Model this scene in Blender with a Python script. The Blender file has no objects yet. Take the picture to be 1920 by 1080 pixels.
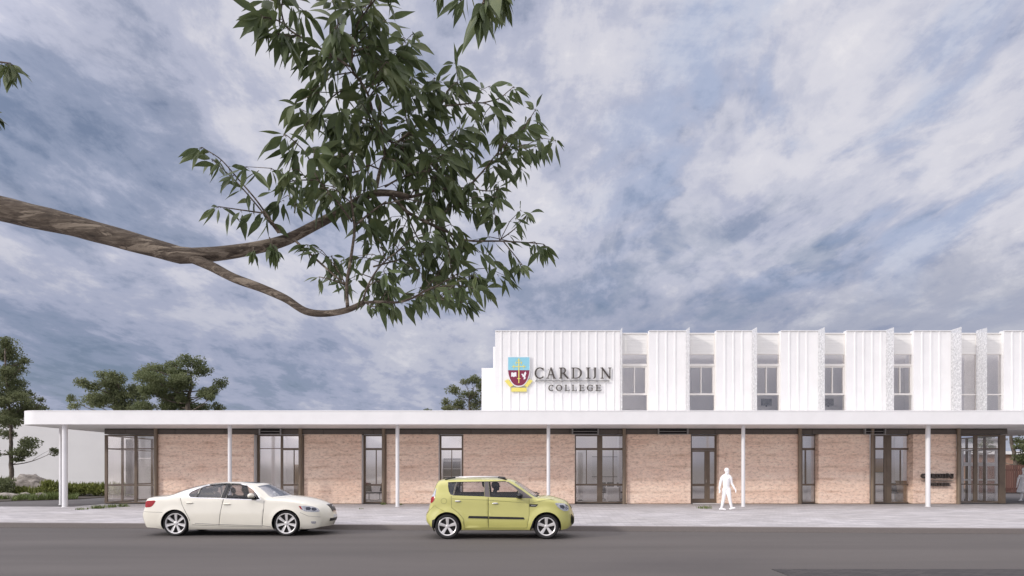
import bpy, bmesh, math, random
from mathutils import Vector, Matrix, noise as mnoise
from mathutils.geometry import delaunay_2d_cdt
R = math.radians
rnd = random.Random(7)
SC = bpy.context.scene
COL = SC.collection
F, CZ, HZ = 1250.0, 1.7, 880.0            # focal length in photo pixels, eye height, horizon row


def PX(px, Y): return (px - 960.0) * Y / F
def PZ(py, Y): return CZ + (HZ - py) * Y / F
def P(px, py, Y): return Vector((PX(px, Y), Y, PZ(py, Y)))


# ---------------------------------------------------------------- objects
def tag(o, label=None, cat=None, group=None, kind=None):
    if label: o['label'] = label
    if cat: o['category'] = cat
    if group: o['group'] = group
    if kind: o['kind'] = kind
    return o


def empty(name, loc=(0, 0, 0), label=None, cat=None, group=None, rz=0.0):
    o = bpy.data.objects.new(name, None)
    o.empty_display_size = 0.3
    COL.objects.link(o)
    o.location = loc
    o.rotation_euler = (0, 0, rz)
    return tag(o, label, cat, group)


def origin_of(o):
    v = Vector((0, 0, 0))
    while o is not None:
        v += o.location
        o = o.parent
    return v


def copy_tree(o, parent=None):
    c = o.copy()
    COL.objects.link(c)
    c.parent = parent
    for ch in list(o.children):
        copy_tree(ch, c)
    return c


class MB:
    def __init__(s): s.v = []; s.f = []

    def add(s, vs, fs):
        n = len(s.v)
        s.v += [tuple(v) for v in vs]
        s.f += [tuple(i + n for i in f) for f in fs]
        return s

    def box(s, x0, x1, y0, y1, z0, z1):
        if x0 > x1: x0, x1 = x1, x0
        if y0 > y1: y0, y1 = y1, y0
        if z0 > z1: z0, z1 = z1, z0
        return s.add([(x0, y0, z0), (x1, y0, z0), (x1, y1, z0), (x0, y1, z0), (x0, y0, z1), (x1, y0, z1), (x1, y1, z1), (x0, y1, z1)],
                     [(0, 3, 2, 1), (4, 5, 6, 7), (0, 1, 5, 4), (1, 2, 6, 5), (2, 3, 7, 6), (3, 0, 4, 7)])

    def quad(s, a, b, c, d): return s.add([a, b, c, d], [(0, 1, 2, 3)])

    def prism(s, poly, y0, y1):               # poly in (x, z), counter-clockwise seen from -y
        n = len(poly)
        vs = [(x, y0, z) for x, z in poly] + [(x, y1, z) for x, z in poly]
        fs = [tuple(range(n)), tuple(range(2 * n - 1, n - 1, -1))]
        for i in range(n):
            j = (i + 1) % n
            fs.append((j, i, i + n, j + n))
        return s.add(vs, fs)

    def slab(s, poly, z0, z1):                # poly in (x, y)
        n = len(poly)
        vs = [(x, y, z0) for x, y in poly] + [(x, y, z1) for x, y in poly]
        fs = [tuple(range(n - 1, -1, -1)), tuple(range(n, 2 * n))]
        for i in range(n):
            j = (i + 1) % n
            fs.append((i, j, j + n, i + n))
        return s.add(vs, fs)

    def tube(s, pts, rad, n=8, caps=True, wob=0.0):
        pts = [Vector(p) for p in pts]
        if not hasattr(rad, '__len__'): rad = [rad] * len(pts)
        up = None; rings = []
        for i, p in enumerate(pts):
            a = pts[max(0, i - 1)]; b = pts[min(len(pts) - 1, i + 1)]
            t = (b - a)
            t = t.normalized() if t.length > 1e-9 else Vector((0, 0, 1))
            if up is None:
                up = t.orthogonal().normalized()
            up = (up - t * up.dot(t))
            up = up.normalized() if up.length > 1e-6 else t.orthogonal().normalized()
            w = t.cross(up)
            ring = []
            for k in range(n):
                an = 2 * math.pi * k / n
                r = rad[i] * (1 + wob * mnoise.noise(Vector((p.x * 9 + k, p.z * 9, p.y * 9 + k * 3))))
                ring.append(p + (up * math.cos(an) + w * math.sin(an)) * r)
            rings.append(ring)
        vs = [v for r in rings for v in r]
        fs = []
        for i in range(len(rings) - 1):
            for k in range(n):
                k2 = (k + 1) % n
                fs.append((i * n + k, i * n + k2, (i + 1) * n + k2, (i + 1) * n + k))
        if caps:
            fs.append(tuple(range(n - 1, -1, -1)))
            m = (len(rings) - 1) * n
            fs.append(tuple(range(m, m + n)))
        return s.add(vs, fs)

    def lathe(s, prof, c=(0, 0, 0), axis='z', n=24):     # prof: (radius, height along axis)
        vs = []; fs = []
        for r, h in prof:
            for k in range(n):
                a = 2 * math.pi * k / n
                u, w = r * math.cos(a), r * math.sin(a)
                if axis == 'z': vs.append((c[0] + u, c[1] + w, c[2] + h))
                elif axis == 'y': vs.append((c[0] + u, c[1] + h, c[2] + w))
                else: vs.append((c[0] + h, c[1] + u, c[2] + w))
        for i in range(len(prof) - 1):
            for k in range(n):
                k2 = (k + 1) % n
                fs.append((i * n + k, i * n + k2, (i + 1) * n + k2, (i + 1) * n + k))
        return s.add(vs, fs)

    def ball(s, c, rx, ry, rz, n=12, m=8, rot=None, jit=0.0, seed=0):
        vs = []; fs = []
        for i in range(m + 1):
            th = math.pi * i / m
            for k in range(n):
                ph = 2 * math.pi * k / n
                d = Vector((math.sin(th) * math.cos(ph), math.sin(th) * math.sin(ph), math.cos(th)))
                q = 1 + (jit * mnoise.noise(d * 1.7 + Vector((seed * 3.1, seed, 0))) if jit else 0)
                p = Vector((d.x * rx * q, d.y * ry * q, d.z * rz * q))
                if rot: p = rot @ p
                vs.append(p + Vector(c))
        for i in range(m):
            for k in range(n):
                k2 = (k + 1) % n
                fs.append((i * n + k, (i + 1) * n + k, (i + 1) * n + k2, i * n + k2))
        return s.add(vs, fs)

    def build(s, name, mat, parent=None, smooth=False, merge=0.0, angle=None, bevel=0.0, fixn=False):
        me = bpy.data.meshes.new(name)
        o = origin_of(parent) if parent else Vector((0, 0, 0))
        me.from_pydata([(v[0] - o.x, v[1] - o.y, v[2] - o.z) for v in s.v], [], s.f)
        if merge or fixn:
            bm = bmesh.new(); bm.from_mesh(me)
            if merge: bmesh.ops.remove_doubles(bm, verts=bm.verts, dist=merge)
            if fixn: bmesh.ops.recalc_face_normals(bm, faces=bm.faces)
            bm.to_mesh(me); bm.free()
        me.materials.append(mat)
        if smooth:
            me.polygons.foreach_set('use_smooth', [True] * len(me.polygons))
            if angle is not None:
                try: me.set_sharp_from_angle(angle=R(angle))
                except Exception: pass
        me.update()
        ob = bpy.data.objects.new(name, me)
        COL.objects.link(ob)
        if parent: ob.parent = parent
        if bevel:
            m = ob.modifiers.new('bevel', 'BEVEL'); m.width = bevel; m.segments = 2; m.limit_method = 'ANGLE'
        return ob


# ---------------------------------------------------------------- materials
def srgb(r, g, b):
    def c(x):
        x /= 255.0
        return x / 12.92 if x <= 0.04045 else ((x + 0.055) / 1.055) ** 2.4
    return (c(r), c(g), c(b))


class NT:
    def __init__(s, name):
        s.m = bpy.data.materials.new(name)
        s.m.use_nodes = True
        s.t = s.m.node_tree
        s.t.nodes.clear()
        s.out = s.n('ShaderNodeOutputMaterial')

    def n(s, typ, **kw):
        nd = s.t.nodes.new(typ)
        for k, v in kw.items():
            if k.startswith('i_'):
                nd.inputs[k[2:].replace('_', ' ')].default_value = v
            else:
                setattr(nd, k, v)
        return nd

    def l(s, a, b): s.t.links.new(a, b)

    def bsdf(s, col, rough=0.5, **kw):
        b = s.n('ShaderNodeBsdfPrincipled')
        b.inputs['Base Color'].default_value = (*col, 1)
        b.inputs['Roughness'].default_value = rough
        for k, v in kw.items(): b.inputs[k].default_value = v
        s.l(b.outputs[0], s.out.inputs[0])
        return b

    def coord(s, scale=(1, 1, 1), which='Object', rot=(0, 0, 0)):
        tc = s.n('ShaderNodeTexCoord')
        mp = s.n('ShaderNodeMapping')
        mp.inputs['Scale'].default_value = scale
        mp.inputs['Rotation'].default_value = rot
        s.l(tc.outputs[which], mp.inputs[0])
        return mp.outputs[0]

    def noise(s, vec, scale, detail=4, rough=0.55, dist=0.0):
        nd = s.n('ShaderNodeTexNoise')
        nd.inputs['Scale'].default_value = scale
        nd.inputs['Detail'].default_value = detail
        nd.inputs['Roughness'].default_value = rough
        nd.inputs['Distortion'].default_value = dist
        s.l(vec, nd.inputs['Vector'])
        return nd.outputs['Fac']

    def ramp(s, fac, stops, interp='LINEAR'):
        nd = s.n('ShaderNodeValToRGB')
        cr = nd.color_ramp
        cr.interpolation = interp
        while len(cr.elements) < len(stops): cr.elements.new(0.5)
        for e, (p, c) in zip(cr.elements, stops):
            e.position = p
            e.color = (*c, 1) if len(c) == 3 else c
        s.l(fac, nd.inputs[0])
        return nd.outputs[0]

    def mix(s, fac, a, b, mode='MIX'):
        nd = s.n('ShaderNodeMix', data_type='RGBA', blend_type=mode)
        for sock, v in ((nd.inputs[0], fac), (nd.inputs[6], a), (nd.inputs[7], b)):
            if hasattr(v, 'is_linked'): s.l(v, sock)
            elif isinstance(v, (int, float)): sock.default_value = v
            else: sock.default_value = (*v, 1)
        return nd.outputs[2]

    def bump(s, h, b, strength=0.3, dist=0.02):
        nd = s.n('ShaderNodeBump')
        nd.inputs['Strength'].default_value = strength
        nd.inputs['Distance'].default_value = dist
        s.l(h, nd.inputs['Height'])
        s.l(nd.outputs[0], b.inputs['Normal'])


def plain(name, col, rough=0.5, var=0.08, scale=4.0, bump=0.0, stretch=(1, 1, 1), **kw):
    t = NT(name)
    b = t.bsdf(col, rough, **kw)
    v = t.coord(stretch)
    f = t.noise(v, scale, 5)
    lo = tuple(c * (1 - var) for c in col); hi = tuple(min(1, c * (1 + var)) for c in col)
    t.l(t.ramp(f, [(0.3, lo), (0.7, hi)]), b.inputs['Base Color'])
    if bump: t.bump(f, b, bump)
    return t.m


M = {}
M['white_wall'] = plain('white_render', (0.81, 0.80, 0.785), 0.75, 0.03, 0.8)
M['far_wall'] = plain('painted_wall', (0.66, 0.65, 0.635), 0.8, 0.04, 0.5)
M['white_clad'] = plain('white_cladding', (0.81, 0.80, 0.785), 0.45, 0.03, 1.3)
M['white_col'] = plain('white_column_paint', (0.78, 0.77, 0.76), 0.5, 0.03, 1.5)
M['cream_frame'] = plain('cream_frame_paint', (0.74, 0.71, 0.665), 0.5, 0.03, 2)
M['spandrel'] = plain('pale_spandrel', (0.80, 0.785, 0.75), 0.4, 0.03, 3, stretch=(0.2, 1, 6))
M['bronze'] = plain('bronze_anodised', (0.175, 0.133, 0.096), 0.42, 0.12, 2.5, Metallic=0.25)
M['bronze_post'] = plain('bronze_post', (0.22, 0.17, 0.122), 0.4, 0.1, 2.5, Metallic=0.2)
M['fascia_dark'] = plain('dark_fascia_panel', (0.10, 0.084, 0.070), 0.5, 0.1, 1.5)
M['seam'] = plain('dark_seam', (0.02, 0.018, 0.017), 0.8)
M['grey_metal'] = plain('grey_metal', (0.30, 0.29, 0.28), 0.4, 0.08, 3, Metallic=0.4)
M['interior_wall'] = plain('interior_plaster', (0.86, 0.845, 0.84), 0.85, 0.03, 1)
M['interior_floor'] = plain('interior_carpet', (0.36, 0.335, 0.31), 0.9, 0.1, 8)
M['timber'] = plain('timber_veneer', (0.36, 0.24, 0.14), 0.55, 0.15, 3, stretch=(1, 1, 0.15))
M['black_plastic'] = plain('black_plastic', (0.014, 0.014, 0.015), 0.45, 0.1, 5)
M['dark_trim'] = plain('dark_interior_trim', (0.012, 0.013, 0.016), 0.7, 0.1, 5)
M['tyre'] = plain('tyre_rubber', (0.018, 0.017, 0.017), 0.75, 0.15, 8)
M['alloy'] = plain('alloy_silver', (0.74, 0.72, 0.70), 0.32, 0.04, 6, Metallic=0.3)
M['brake'] = plain('dark_steel', (0.03, 0.028, 0.027), 0.5, 0.1, 6, Metallic=0.5)
M['chrome'] = plain('chrome', (0.75, 0.74, 0.73), 0.15, 0.03, 6, Metallic=0.9)
M['plate'] = plain('number_plate', (0.75, 0.75, 0.74), 0.4, 0.03, 20)
M['red_lamp'] = plain('red_lamp', (0.33, 0.012, 0.015), 0.15, 0.2, 14)
M['pale_lamp'] = plain('clear_lamp', (0.55, 0.55, 0.57), 0.12, 0.35, 26, Metallic=0.4)
M['letter'] = plain('dark_bronze_letter', (0.062, 0.050, 0.042), 0.5, 0.1, 4)
M['crest_blue'] = plain('crest_blue', srgb(140, 198, 214), 0.55, 0.02)
M['crest_red'] = plain('crest_maroon', srgb(125, 38, 66), 0.55, 0.03)
M['crest_gold'] = plain('crest_gold', srgb(226, 212, 110), 0.55, 0.03)
M['crest_white'] = plain('crest_white', (0.80, 0.78, 0.78), 0.55, 0.02)
M['white_figure'] = plain('white_figure', (0.90, 0.89, 0.88), 0.7, 0.01)
M['driver'] = plain('silhouette_dark', (0.012, 0.014, 0.02), 0.8, 0.1, 10)  # silhouette shade put into the colour, skin and clothes alike


def paint(name, col, rough=0.32):
    t = NT(name)
    b = t.bsdf(col, rough, **{'Coat Weight': 0.9, 'Coat Roughness': 0.03, 'Specular IOR Level': 0.4})
    f = t.noise(t.coord(), 1.2, 3)
    t.l(t.ramp(f, [(0.3, tuple(c * 0.96 for c in col)), (0.7, tuple(c * 1.03 for c in col))]), b.inputs['Base Color'])
    return t.m


M['cream_paint'] = paint('cream_car_paint', srgb(234, 229, 213))
M['lime_paint'] = paint('lime_car_paint', srgb(193, 189, 110))


def glass(name, tint=(0.8, 0.8, 0.8), refl=0.1, rough=0.02, gcol=(1, 1, 1), mul=.5):
    t = NT(name)
    tr = t.n('ShaderNodeBsdfTransparent'); tr.inputs[0].default_value = (*tint, 1)
    gl = t.n('ShaderNodeBsdfGlossy'); gl.inputs['Color'].default_value = (*gcol, 1); gl.inputs['Roughness'].default_value = rough
    lw = t.n('ShaderNodeLayerWeight'); lw.inputs['Blend'].default_value = 0.25
    ma = t.n('ShaderNodeMath', operation='MULTIPLY_ADD')
    t.l(lw.outputs['Fresnel'], ma.inputs[0]); ma.inputs[1].default_value = mul; ma.inputs[2].default_value = refl
    ma.use_clamp = True
    mx = t.n('ShaderNodeMixShader')
    t.l(ma.outputs[0], mx.inputs[0]); t.l(tr.outputs[0], mx.inputs[1]); t.l(gl.outputs[0], mx.inputs[2])
    t.l(mx.outputs[0], t.out.inputs[0])
    return t.m


M['glass'] = glass('window_glass', (0.985, 0.98, 0.98), 0.12, rough=.05, gcol=(1, .965, .92))
M['glass_clear'] = glass('clear_window_glass', (0.99, 0.985, 0.985), 0.025, mul=.35, gcol=(1, .97, .94))
M['car_glass'] = glass('car_glass', (0.80, 0.80, 0.82), 0.02, mul=.35)
M['car_glass_dark'] = glass('tinted_car_glass', (0.50, 0.50, 0.53), 0.06, mul=.5)


def mk_fin():
    t = NT('mottled_screen')
    b = t.bsdf((0.74, 0.74, 0.75), 0.5)
    v = t.coord((1, 1, 1))
    f = t.noise(v, 9, 6, 0.75, 0.6)
    t.l(t.ramp(f, [(0.38, (0.68, 0.68, 0.69)), (0.6, (0.84, 0.84, 0.83))]), b.inputs['Base Color'])
    tr = t.n('ShaderNodeBsdfTransparent')
    mx = t.n('ShaderNodeMixShader')
    t.l(t.ramp(f, [(0.36, (0.42,) * 3), (0.62, (0.78,) * 3)]), mx.inputs[0])
    tl = t.n('ShaderNodeBsdfTranslucent'); tl.inputs[0].default_value = (.85, .85, .85, 1)
    m2 = t.n('ShaderNodeMixShader'); m2.inputs[0].default_value = .4
    t.l(b.outputs[0], m2.inputs[1]); t.l(tl.outputs[0], m2.inputs[2])
    t.l(tr.outputs[0], mx.inputs[1]); t.l(m2.outputs[0], mx.inputs[2])
    t.l(mx.outputs[0], t.out.inputs[0])
    return t.m


M['fin'] = mk_fin()


def mk_earth():
    t = NT('rammed_earth')
    b = t.bsdf((0.45, 0.3, 0.22), 0.95)
    v = t.coord()
    band = t.noise(t.coord((0.12, 0.12, 1.9)), 1.0, 2, 0.5, 0.2)            # lifts of earth
    band2 = t.noise(t.coord((0.9, 0.9, 7.0)), 1.0, 5, 0.65, 0.5)
    patch = t.noise(t.coord((0.45, 0.45, 1.0)), 1.0, 4)
    fine = t.noise(t.coord((1, 1, 2.0)), 5.0, 7, 0.84)
    oi = t.n('ShaderNodeObjectInfo')
    c = t.ramp(band, [(0.32, srgb(225, 196, 175)), (0.5, srgb(239, 215, 196)), (0.68, srgb(246, 225, 207))])
    c = t.mix(0.55, c, t.ramp(band2, [(0.3, srgb(208, 171, 149)), (0.5, srgb(241, 216, 197)), (0.75, srgb(249, 231, 213))]))
    c = t.mix(0.35, c, t.ramp(patch, [(0.35, srgb(224, 186, 162)), (0.65, srgb(244, 220, 199))]))
    c = t.mix(1.0, c, t.ramp(fine, [(0.31, (0.36, 0.28, 0.23)), (0.40, (0.76, 0.70, 0.66)), (0.47, (1.03, 1.03, 1.03)), (0.64, (1.28, 1.28, 1.28))]), 'MULTIPLY')
    c = t.mix(1.0, c, t.ramp(oi.outputs['Random'], [(0.0, (0.93, 0.92, 0.91)), (1.0, (1.05, 1.05, 1.05))]), 'MULTIPLY')
    # joint lines between the lifts, about 0.55 m apart, broken and wavering
    w = t.n('ShaderNodeTexWave', wave_type='BANDS', bands_direction='Z', wave_profile='SIN')
    w.inputs['Scale'].default_value = 0.52; w.inputs['Distortion'].default_value = 1.6
    w.inputs['Detail'].default_value = 5; w.inputs['Detail Scale'].default_value = 2.2; w.inputs['Detail Roughness'].default_value = 0.7
    t.l(t.coord((0.4, 0.4, 1)), w.inputs['Vector'])
    gate = t.noise(t.coord((0.7, 0.7, 2)), 1.3, 3)
    line = t.ramp(w.outputs['Fac'], [(0.0, (0.80, 0.75, 0.71)), (0.04, (0.88, 0.84, 0.81)), (0.22, (1, 1, 1))])
    c = t.mix(t.ramp(gate, [(0.42, (0, 0, 0)), (0.58, (1, 1, 1))]), c, t.mix(1.0, c, line, 'MULTIPLY'))
    t.l(c, b.inputs['Base Color'])
    t.bump(fine, b, 0.7, 0.03)
    return t.m


M['earth'] = mk_earth()


def mk_pave():
    t = NT('brick_paving')
    b = t.bsdf((0.4, 0.38, 0.38), 0.85)
    v = t.coord((1, 1, 1), rot=(0, 0, R(3.9)))
    br = t.n('ShaderNodeTexBrick', offset=0.5)
    br.inputs['Scale'].default_value = 1.0
    br.inputs['Brick Width'].default_value = 0.46; br.inputs['Row Height'].default_value = 0.23
    br.inputs['Mortar Size'].default_value = 0.012
    br.inputs['Color1'].default_value = (0.51, 0.493, 0.49, 1); br.inputs['Color2'].default_value = (0.38, 0.365, 0.363, 1)
    br.inputs['Mortar'].default_value = (0.34, 0.32, 0.315, 1)
    t.l(v, br.inputs['Vector'])
    st = t.noise(t.coord((0.45, 3.0, 1), rot=(0, 0, R(7))), 1.0, 5, 0.65)
    big = t.noise(t.coord(), 0.35, 3)
    c = t.mix(1.0, br.outputs['Color'], t.ramp(st, [(0.3, (0.74, 0.73, 0.73)), (0.7, (1.26, 1.25, 1.24))]), 'MULTIPLY')
    c = t.mix(1.0, c, t.ramp(big, [(0.3, (0.93, 0.92, 0.9)), (0.7, (1.06, 1.06, 1.07))]), 'MULTIPLY')
    t.l(c, b.inputs['Base Color'])
    t.bump(br.outputs['Fac'], b, -0.2, 0.01)
    return t.m


M['pave'] = mk_pave()


def mk_road(name, base, patchy=0.14):
    t = NT(name)
    b = t.bsdf(base, 0.85)
    big = t.noise(t.coord((0.05, 0.55, 1)), 1.0, 3, 0.5, 0.4)
    mid = t.noise(t.coord((0.25, 1.2, 1)), 1.0, 4)
    fine = t.noise(t.coord(), 55, 3, 0.7)
    c = t.ramp(big, [(0.3, tuple(x * (1 - patchy) for x in base)), (0.7, tuple(x * (1 + patchy) for x in base))])
    c = t.mix(1.0, c, t.ramp(mid, [(0.3, (0.94,) * 3), (0.7, (1.05,) * 3)]), 'MULTIPLY')
    c = t.mix(1.0, c, t.ramp(fine, [(0.25, (0.82,) * 3), (0.75, (1.16,) * 3)]), 'MULTIPLY')
    t.l(c, b.inputs['Base Color'])
    t.bump(fine, b, 0.25, 0.008)
    return t.m


M['road'] = mk_road('asphalt_road', (0.100, 0.088, 0.080))
M['path'] = mk_road('asphalt_path', (0.115, 0.105, 0.100))
M['kerb'] = mk_road('kerb_concrete', (0.20, 0.176, 0.162), 0.06)
M['lot'] = mk_road('packed_ground', (0.12, 0.108, 0.098))
M['ground'] = plain('dry_ground', (0.13, 0.12, 0.085), 0.95, 0.25, 0.3)
M['soil'] = plain('garden_soil', (0.060, 0.048, 0.036), 0.95, 0.3, 3, 0.4)


def mk_darkbrick():
    t = NT('dark_brick_paving')
    b = t.bsdf((0.05, 0.045, 0.045), 0.85)
    br = t.n('ShaderNodeTexBrick')
    br.inputs['Scale'].default_value = 1.0
    br.inputs['Brick Width'].default_value = 0.23; br.inputs['Row Height'].default_value = 0.115
    br.inputs['Mortar Size'].default_value = 0.008
    br.inputs['Color1'].default_value = (0.07, 0.06, 0.058, 1); br.inputs['Color2'].default_value = (0.045, 0.04, 0.04, 1)
    br.inputs['Mortar'].default_value = (0.025, 0.022, 0.02, 1)
    t.l(t.coord(), br.inputs['Vector'])
    t.l(br.outputs['Color'], b.inputs['Base Color'])
    return t.m


M['dark_brick'] = mk_darkbrick()
M['fence_red'] = plain('rust_red_fence', (0.115, 0.052, 0.040), 0.7, 0.15, 3, stretch=(1, 1, 0.2))
M['terracotta'] = plain('terracotta_brick', (0.36, 0.22, 0.16), 0.9, 0.15, 4)


def mk_bark(name, c0, c1, c2, sc=(1, 1, 1)):
    t = NT(name)
    b = t.bsdf(c1, 0.9)
    f1 = t.noise(t.coord(sc), 1.0, 6, 0.68, 0.5)
    f2 = t.noise(t.coord(tuple(x * .5 for x in sc)), 1.0, 5, 0.65, 0.9)
    c = t.ramp(f1, [(0.3, c0), (0.5, c1), (0.7, c2)])
    c = t.mix(t.ramp(f2, [(0.54, (0, 0, 0)), (0.60, (.8, .8, .8))]), c, tuple(x * 1.45 for x in c2))
    t.l(c, b.inputs['Base Color'])
    t.bump(f1, b, 0.7, 0.008)
    return t.m


M['gum_bark'] = mk_bark('gum_bark', (0.022, 0.016, 0.011), (0.078, 0.058, 0.041), (0.175, 0.143, 0.108), (11, 60, 60))
M['bark'] = mk_bark('tree_bark', (0.06, 0.046, 0.036), (0.115, 0.092, 0.072), (0.17, 0.14, 0.11), (8, 8, 2.5))


def mk_leaf(name, c0, c1, c2, scale, rough=0.45, transl=0.25):
    t = NT(name)
    b = t.bsdf(c1, rough, **{'Specular IOR Level': 0.35})
    f = t.noise(t.coord(), scale, 3, 0.6)
    c = t.ramp(f, [(0.30, c0), (0.5, c1), (0.70, c2)])
    t.l(c, b.inputs['Base Color'])
    tl = t.n('ShaderNodeBsdfTranslucent')
    t.l(c, tl.inputs[0])
    mx = t.n('ShaderNodeMixShader'); mx.inputs[0].default_value = transl
    t.l(b.outputs[0], mx.inputs[1]); t.l(tl.outputs[0], mx.inputs[2])
    t.l(mx.outputs[0], t.out.inputs[0])
    return t.m


M['gum_leaf'] = mk_leaf('gum_leaf', (0.048, 0.066, 0.028), (0.090, 0.120, 0.047), (0.140, 0.166, 0.066), 9.0)
M['leaf_a'] = mk_leaf('grey_green_leaf', (0.10, 0.118, 0.058), (0.175, 0.196, 0.096), (0.25, 0.27, 0.14), 0.9, 0.6, .5)
M['leaf_b'] = mk_leaf('olive_leaf', (0.098, 0.122, 0.058), (0.172, 0.20, 0.094), (0.25, 0.272, 0.138), 0.8, 0.6, .5)
M['leaf_c'] = mk_leaf('pale_olive_leaf', (0.11, 0.128, 0.06), (0.19, 0.208, 0.10), (0.27, 0.28, 0.155), 0.8, 0.6, .5)
M['hedge'] = mk_leaf('hedge_leaf', (0.09, 0.105, 0.024), (0.18, 0.20, 0.05), (0.28, 0.30, 0.085), 2.0, 0.6)
M['grass'] = mk_leaf('grass_blade', (0.08, 0.105, 0.03), (0.15, 0.19, 0.06), (0.24, 0.28, 0.11), 3.0, 0.6)


def mk_rock():
    t = NT('weathered_rock')
    b = t.bsdf((0.2, 0.18, 0.16), 0.95)
    f = t.noise(t.coord((1, 1, 2)), 2.2, 7, 0.65, 0.6)
    t.l(t.ramp(f, [(0.3, (0.11, 0.097, 0.085)), (0.5, (0.27, 0.24, 0.21)), (0.7, (0.44, 0.40, 0.36))]), b.inputs['Base Color'])
    t.bump(f, b, 0.9, 0.08)
    return t.m


M['rock'] = mk_rock()


def mk_monitor():
    t = NT('monitor_screen')
    b = t.bsdf((0.2, 0.2, 0.21), 0.3)
    f = t.noise(t.coord(), 40, 2)
    t.l(t.ramp(f, [(0.4, (0.06,) * 3), (0.6, (0.4,) * 3)]), b.inputs['Base Color'])
    return t.m


M['screen'] = mk_monitor()
# ---------------------------------------------------------------- camera, sun, sky
cam = bpy.data.cameras.new('camera')
camo = bpy.data.objects.new('camera', cam)
COL.objects.link(camo)
camo.location = (0, 0, CZ)
camo.rotation_euler = (R(90), 0, 0)
cam.sensor_width = 36.0
cam.lens = 36.0 * F / 1920.0
cam.shift_y = (HZ - 540.0) / 1920.0
cam.clip_start = 0.05
cam.clip_end = 5000
SC.camera = camo
SC.view_settings.view_transform = 'Standard'
SC.view_settings.look = 'None'
SC.view_settings.gamma = 1.0
SC.view_settings.use_curve_mapping = False
SC.view_settings.exposure = 0.0
SC.render.engine = 'CYCLES'
SC.cycles.max_bounces = 8
SC.cycles.transparent_max_bounces = 16
SC.cycles.use_denoising = True

SUN_EL = R(24)
TRAVEL = Vector((0.80, 0.50, 0)).normalized() * math.cos(SUN_EL) + Vector((0, 0, -math.sin(SUN_EL)))
sl = bpy.data.lights.new('sun', 'SUN')
sl.energy = 1.75
sl.angle = R(4.0)
sl.color = (1.0, 0.95, 0.89)
so = bpy.data.objects.new('sun', sl)
COL.objects.link(so)
so.location = (-30, -20, 30)
so.rotation_euler = TRAVEL.to_track_quat('-Z', 'Y').to_euler()

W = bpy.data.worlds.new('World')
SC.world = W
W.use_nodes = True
wt = W.node_tree
wt.nodes.clear()
def wn(typ, **kw):
    nd = wt.nodes.new(typ)
    for k, v in kw.items(): setattr(nd, k, v)
    return nd
wl = wt.links.new
def wmath(op, a, b=None, c=None, clamp=False):
    nd = wn('ShaderNodeMath', operation=op, use_clamp=clamp)
    for i, v in enumerate((a, b, c)):
        if v is None: continue
        if hasattr(v, 'is_linked'): wl(v, nd.inputs[i])
        else: nd.inputs[i].default_value = v
    return nd.outputs[0]
def wramp(fac, stops, interp='EASE'):
    nd = wn('ShaderNodeValToRGB'); cr = nd.color_ramp; cr.interpolation = interp
    while len(cr.elements) < len(stops): cr.elements.new(0.5)
    for e, (p, c) in zip(cr.elements, stops):
        e.position = p; e.color = (*c, 1) if hasattr(c, '__len__') else (c, c, c, 1)
    wl(fac, nd.inputs[0]); return nd.outputs[0]
def wmix(fac, a, b, mode='MIX'):
    nd = wn('ShaderNodeMix', data_type='RGBA', blend_type=mode)
    for sock, v in ((nd.inputs[0], fac), (nd.inputs[6], a), (nd.inputs[7], b)):
        if hasattr(v, 'is_linked'): wl(v, sock)
        elif isinstance(v, (int, float)): sock.default_value = v
        else: sock.default_value = (*v, 1)
    return nd.outputs[2]
def wnoise(vec, scale, detail, rough, dist, loc=(0, 0, 0), sc=(1, 1, 1), rot=0.0):
    mp = wn('ShaderNodeMapping'); mp.inputs['Location'].default_value = loc; mp.inputs['Scale'].default_value = sc
    mp.inputs['Rotation'].default_value = (0, 0, rot)
    wl(vec, mp.inputs[0])
    nd = wn('ShaderNodeTexNoise'); nd.inputs['Scale'].default_value = scale; nd.inputs['Detail'].default_value = detail
    nd.inputs['Roughness'].default_value = rough; nd.inputs['Distortion'].default_value = dist
    wl(mp.outputs[0], nd.inputs['Vector']); return nd.outputs['Fac']

sky = wn('ShaderNodeTexSky', sky_type='NISHITA')
sky.sun_disc = False
sky.sun_elevation = SUN_EL
sky.sun_rotation = math.atan2(-TRAVEL.x, -TRAVEL.y) % (2 * math.pi)
geo = wn('ShaderNodeNewGeometry')
nrm = wn('ShaderNodeVectorMath', operation='SCALE'); nrm.inputs['Scale'].default_value = -1.0
wl(geo.outputs['Incoming'], nrm.inputs[0])
tcw = wn('ShaderNodeTexCoord')
sep = wn('ShaderNodeSeparateXYZ'); wl(tcw.outputs['Generated'], sep.inputs[0])
dx, dy, dz = sep.outputs
zz = wmath('ADD', wmath('MAXIMUM', dz, 0.0), 0.13)
cmb = wn('ShaderNodeCombineXYZ')
wl(wmath('DIVIDE', dx, zz), cmb.inputs[0]); wl(wmath('DIVIDE', dy, zz), cmb.inputs[1])
pv = cmb.outputs[0]
# cloud deck seen in perspective: large masses, streaks along the wind and fine puffs
n1 = wnoise(pv, 1.0, 5, 0.52, 0.35, (5.86, 13.78, -12.62), (1.15, 0.62, 1), R(-12))
n2 = wnoise(pv, 2.6, 9, 0.63, 0.35, (-18.2, 18.18, 5.59), (1.25, 0.55, 1), R(-20))
n3 = wnoise(pv, 8.5, 8, 0.66, 0.15, (1.0, 5.0, 0.0), (1.1, 0.6, 1), R(-20))
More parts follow.
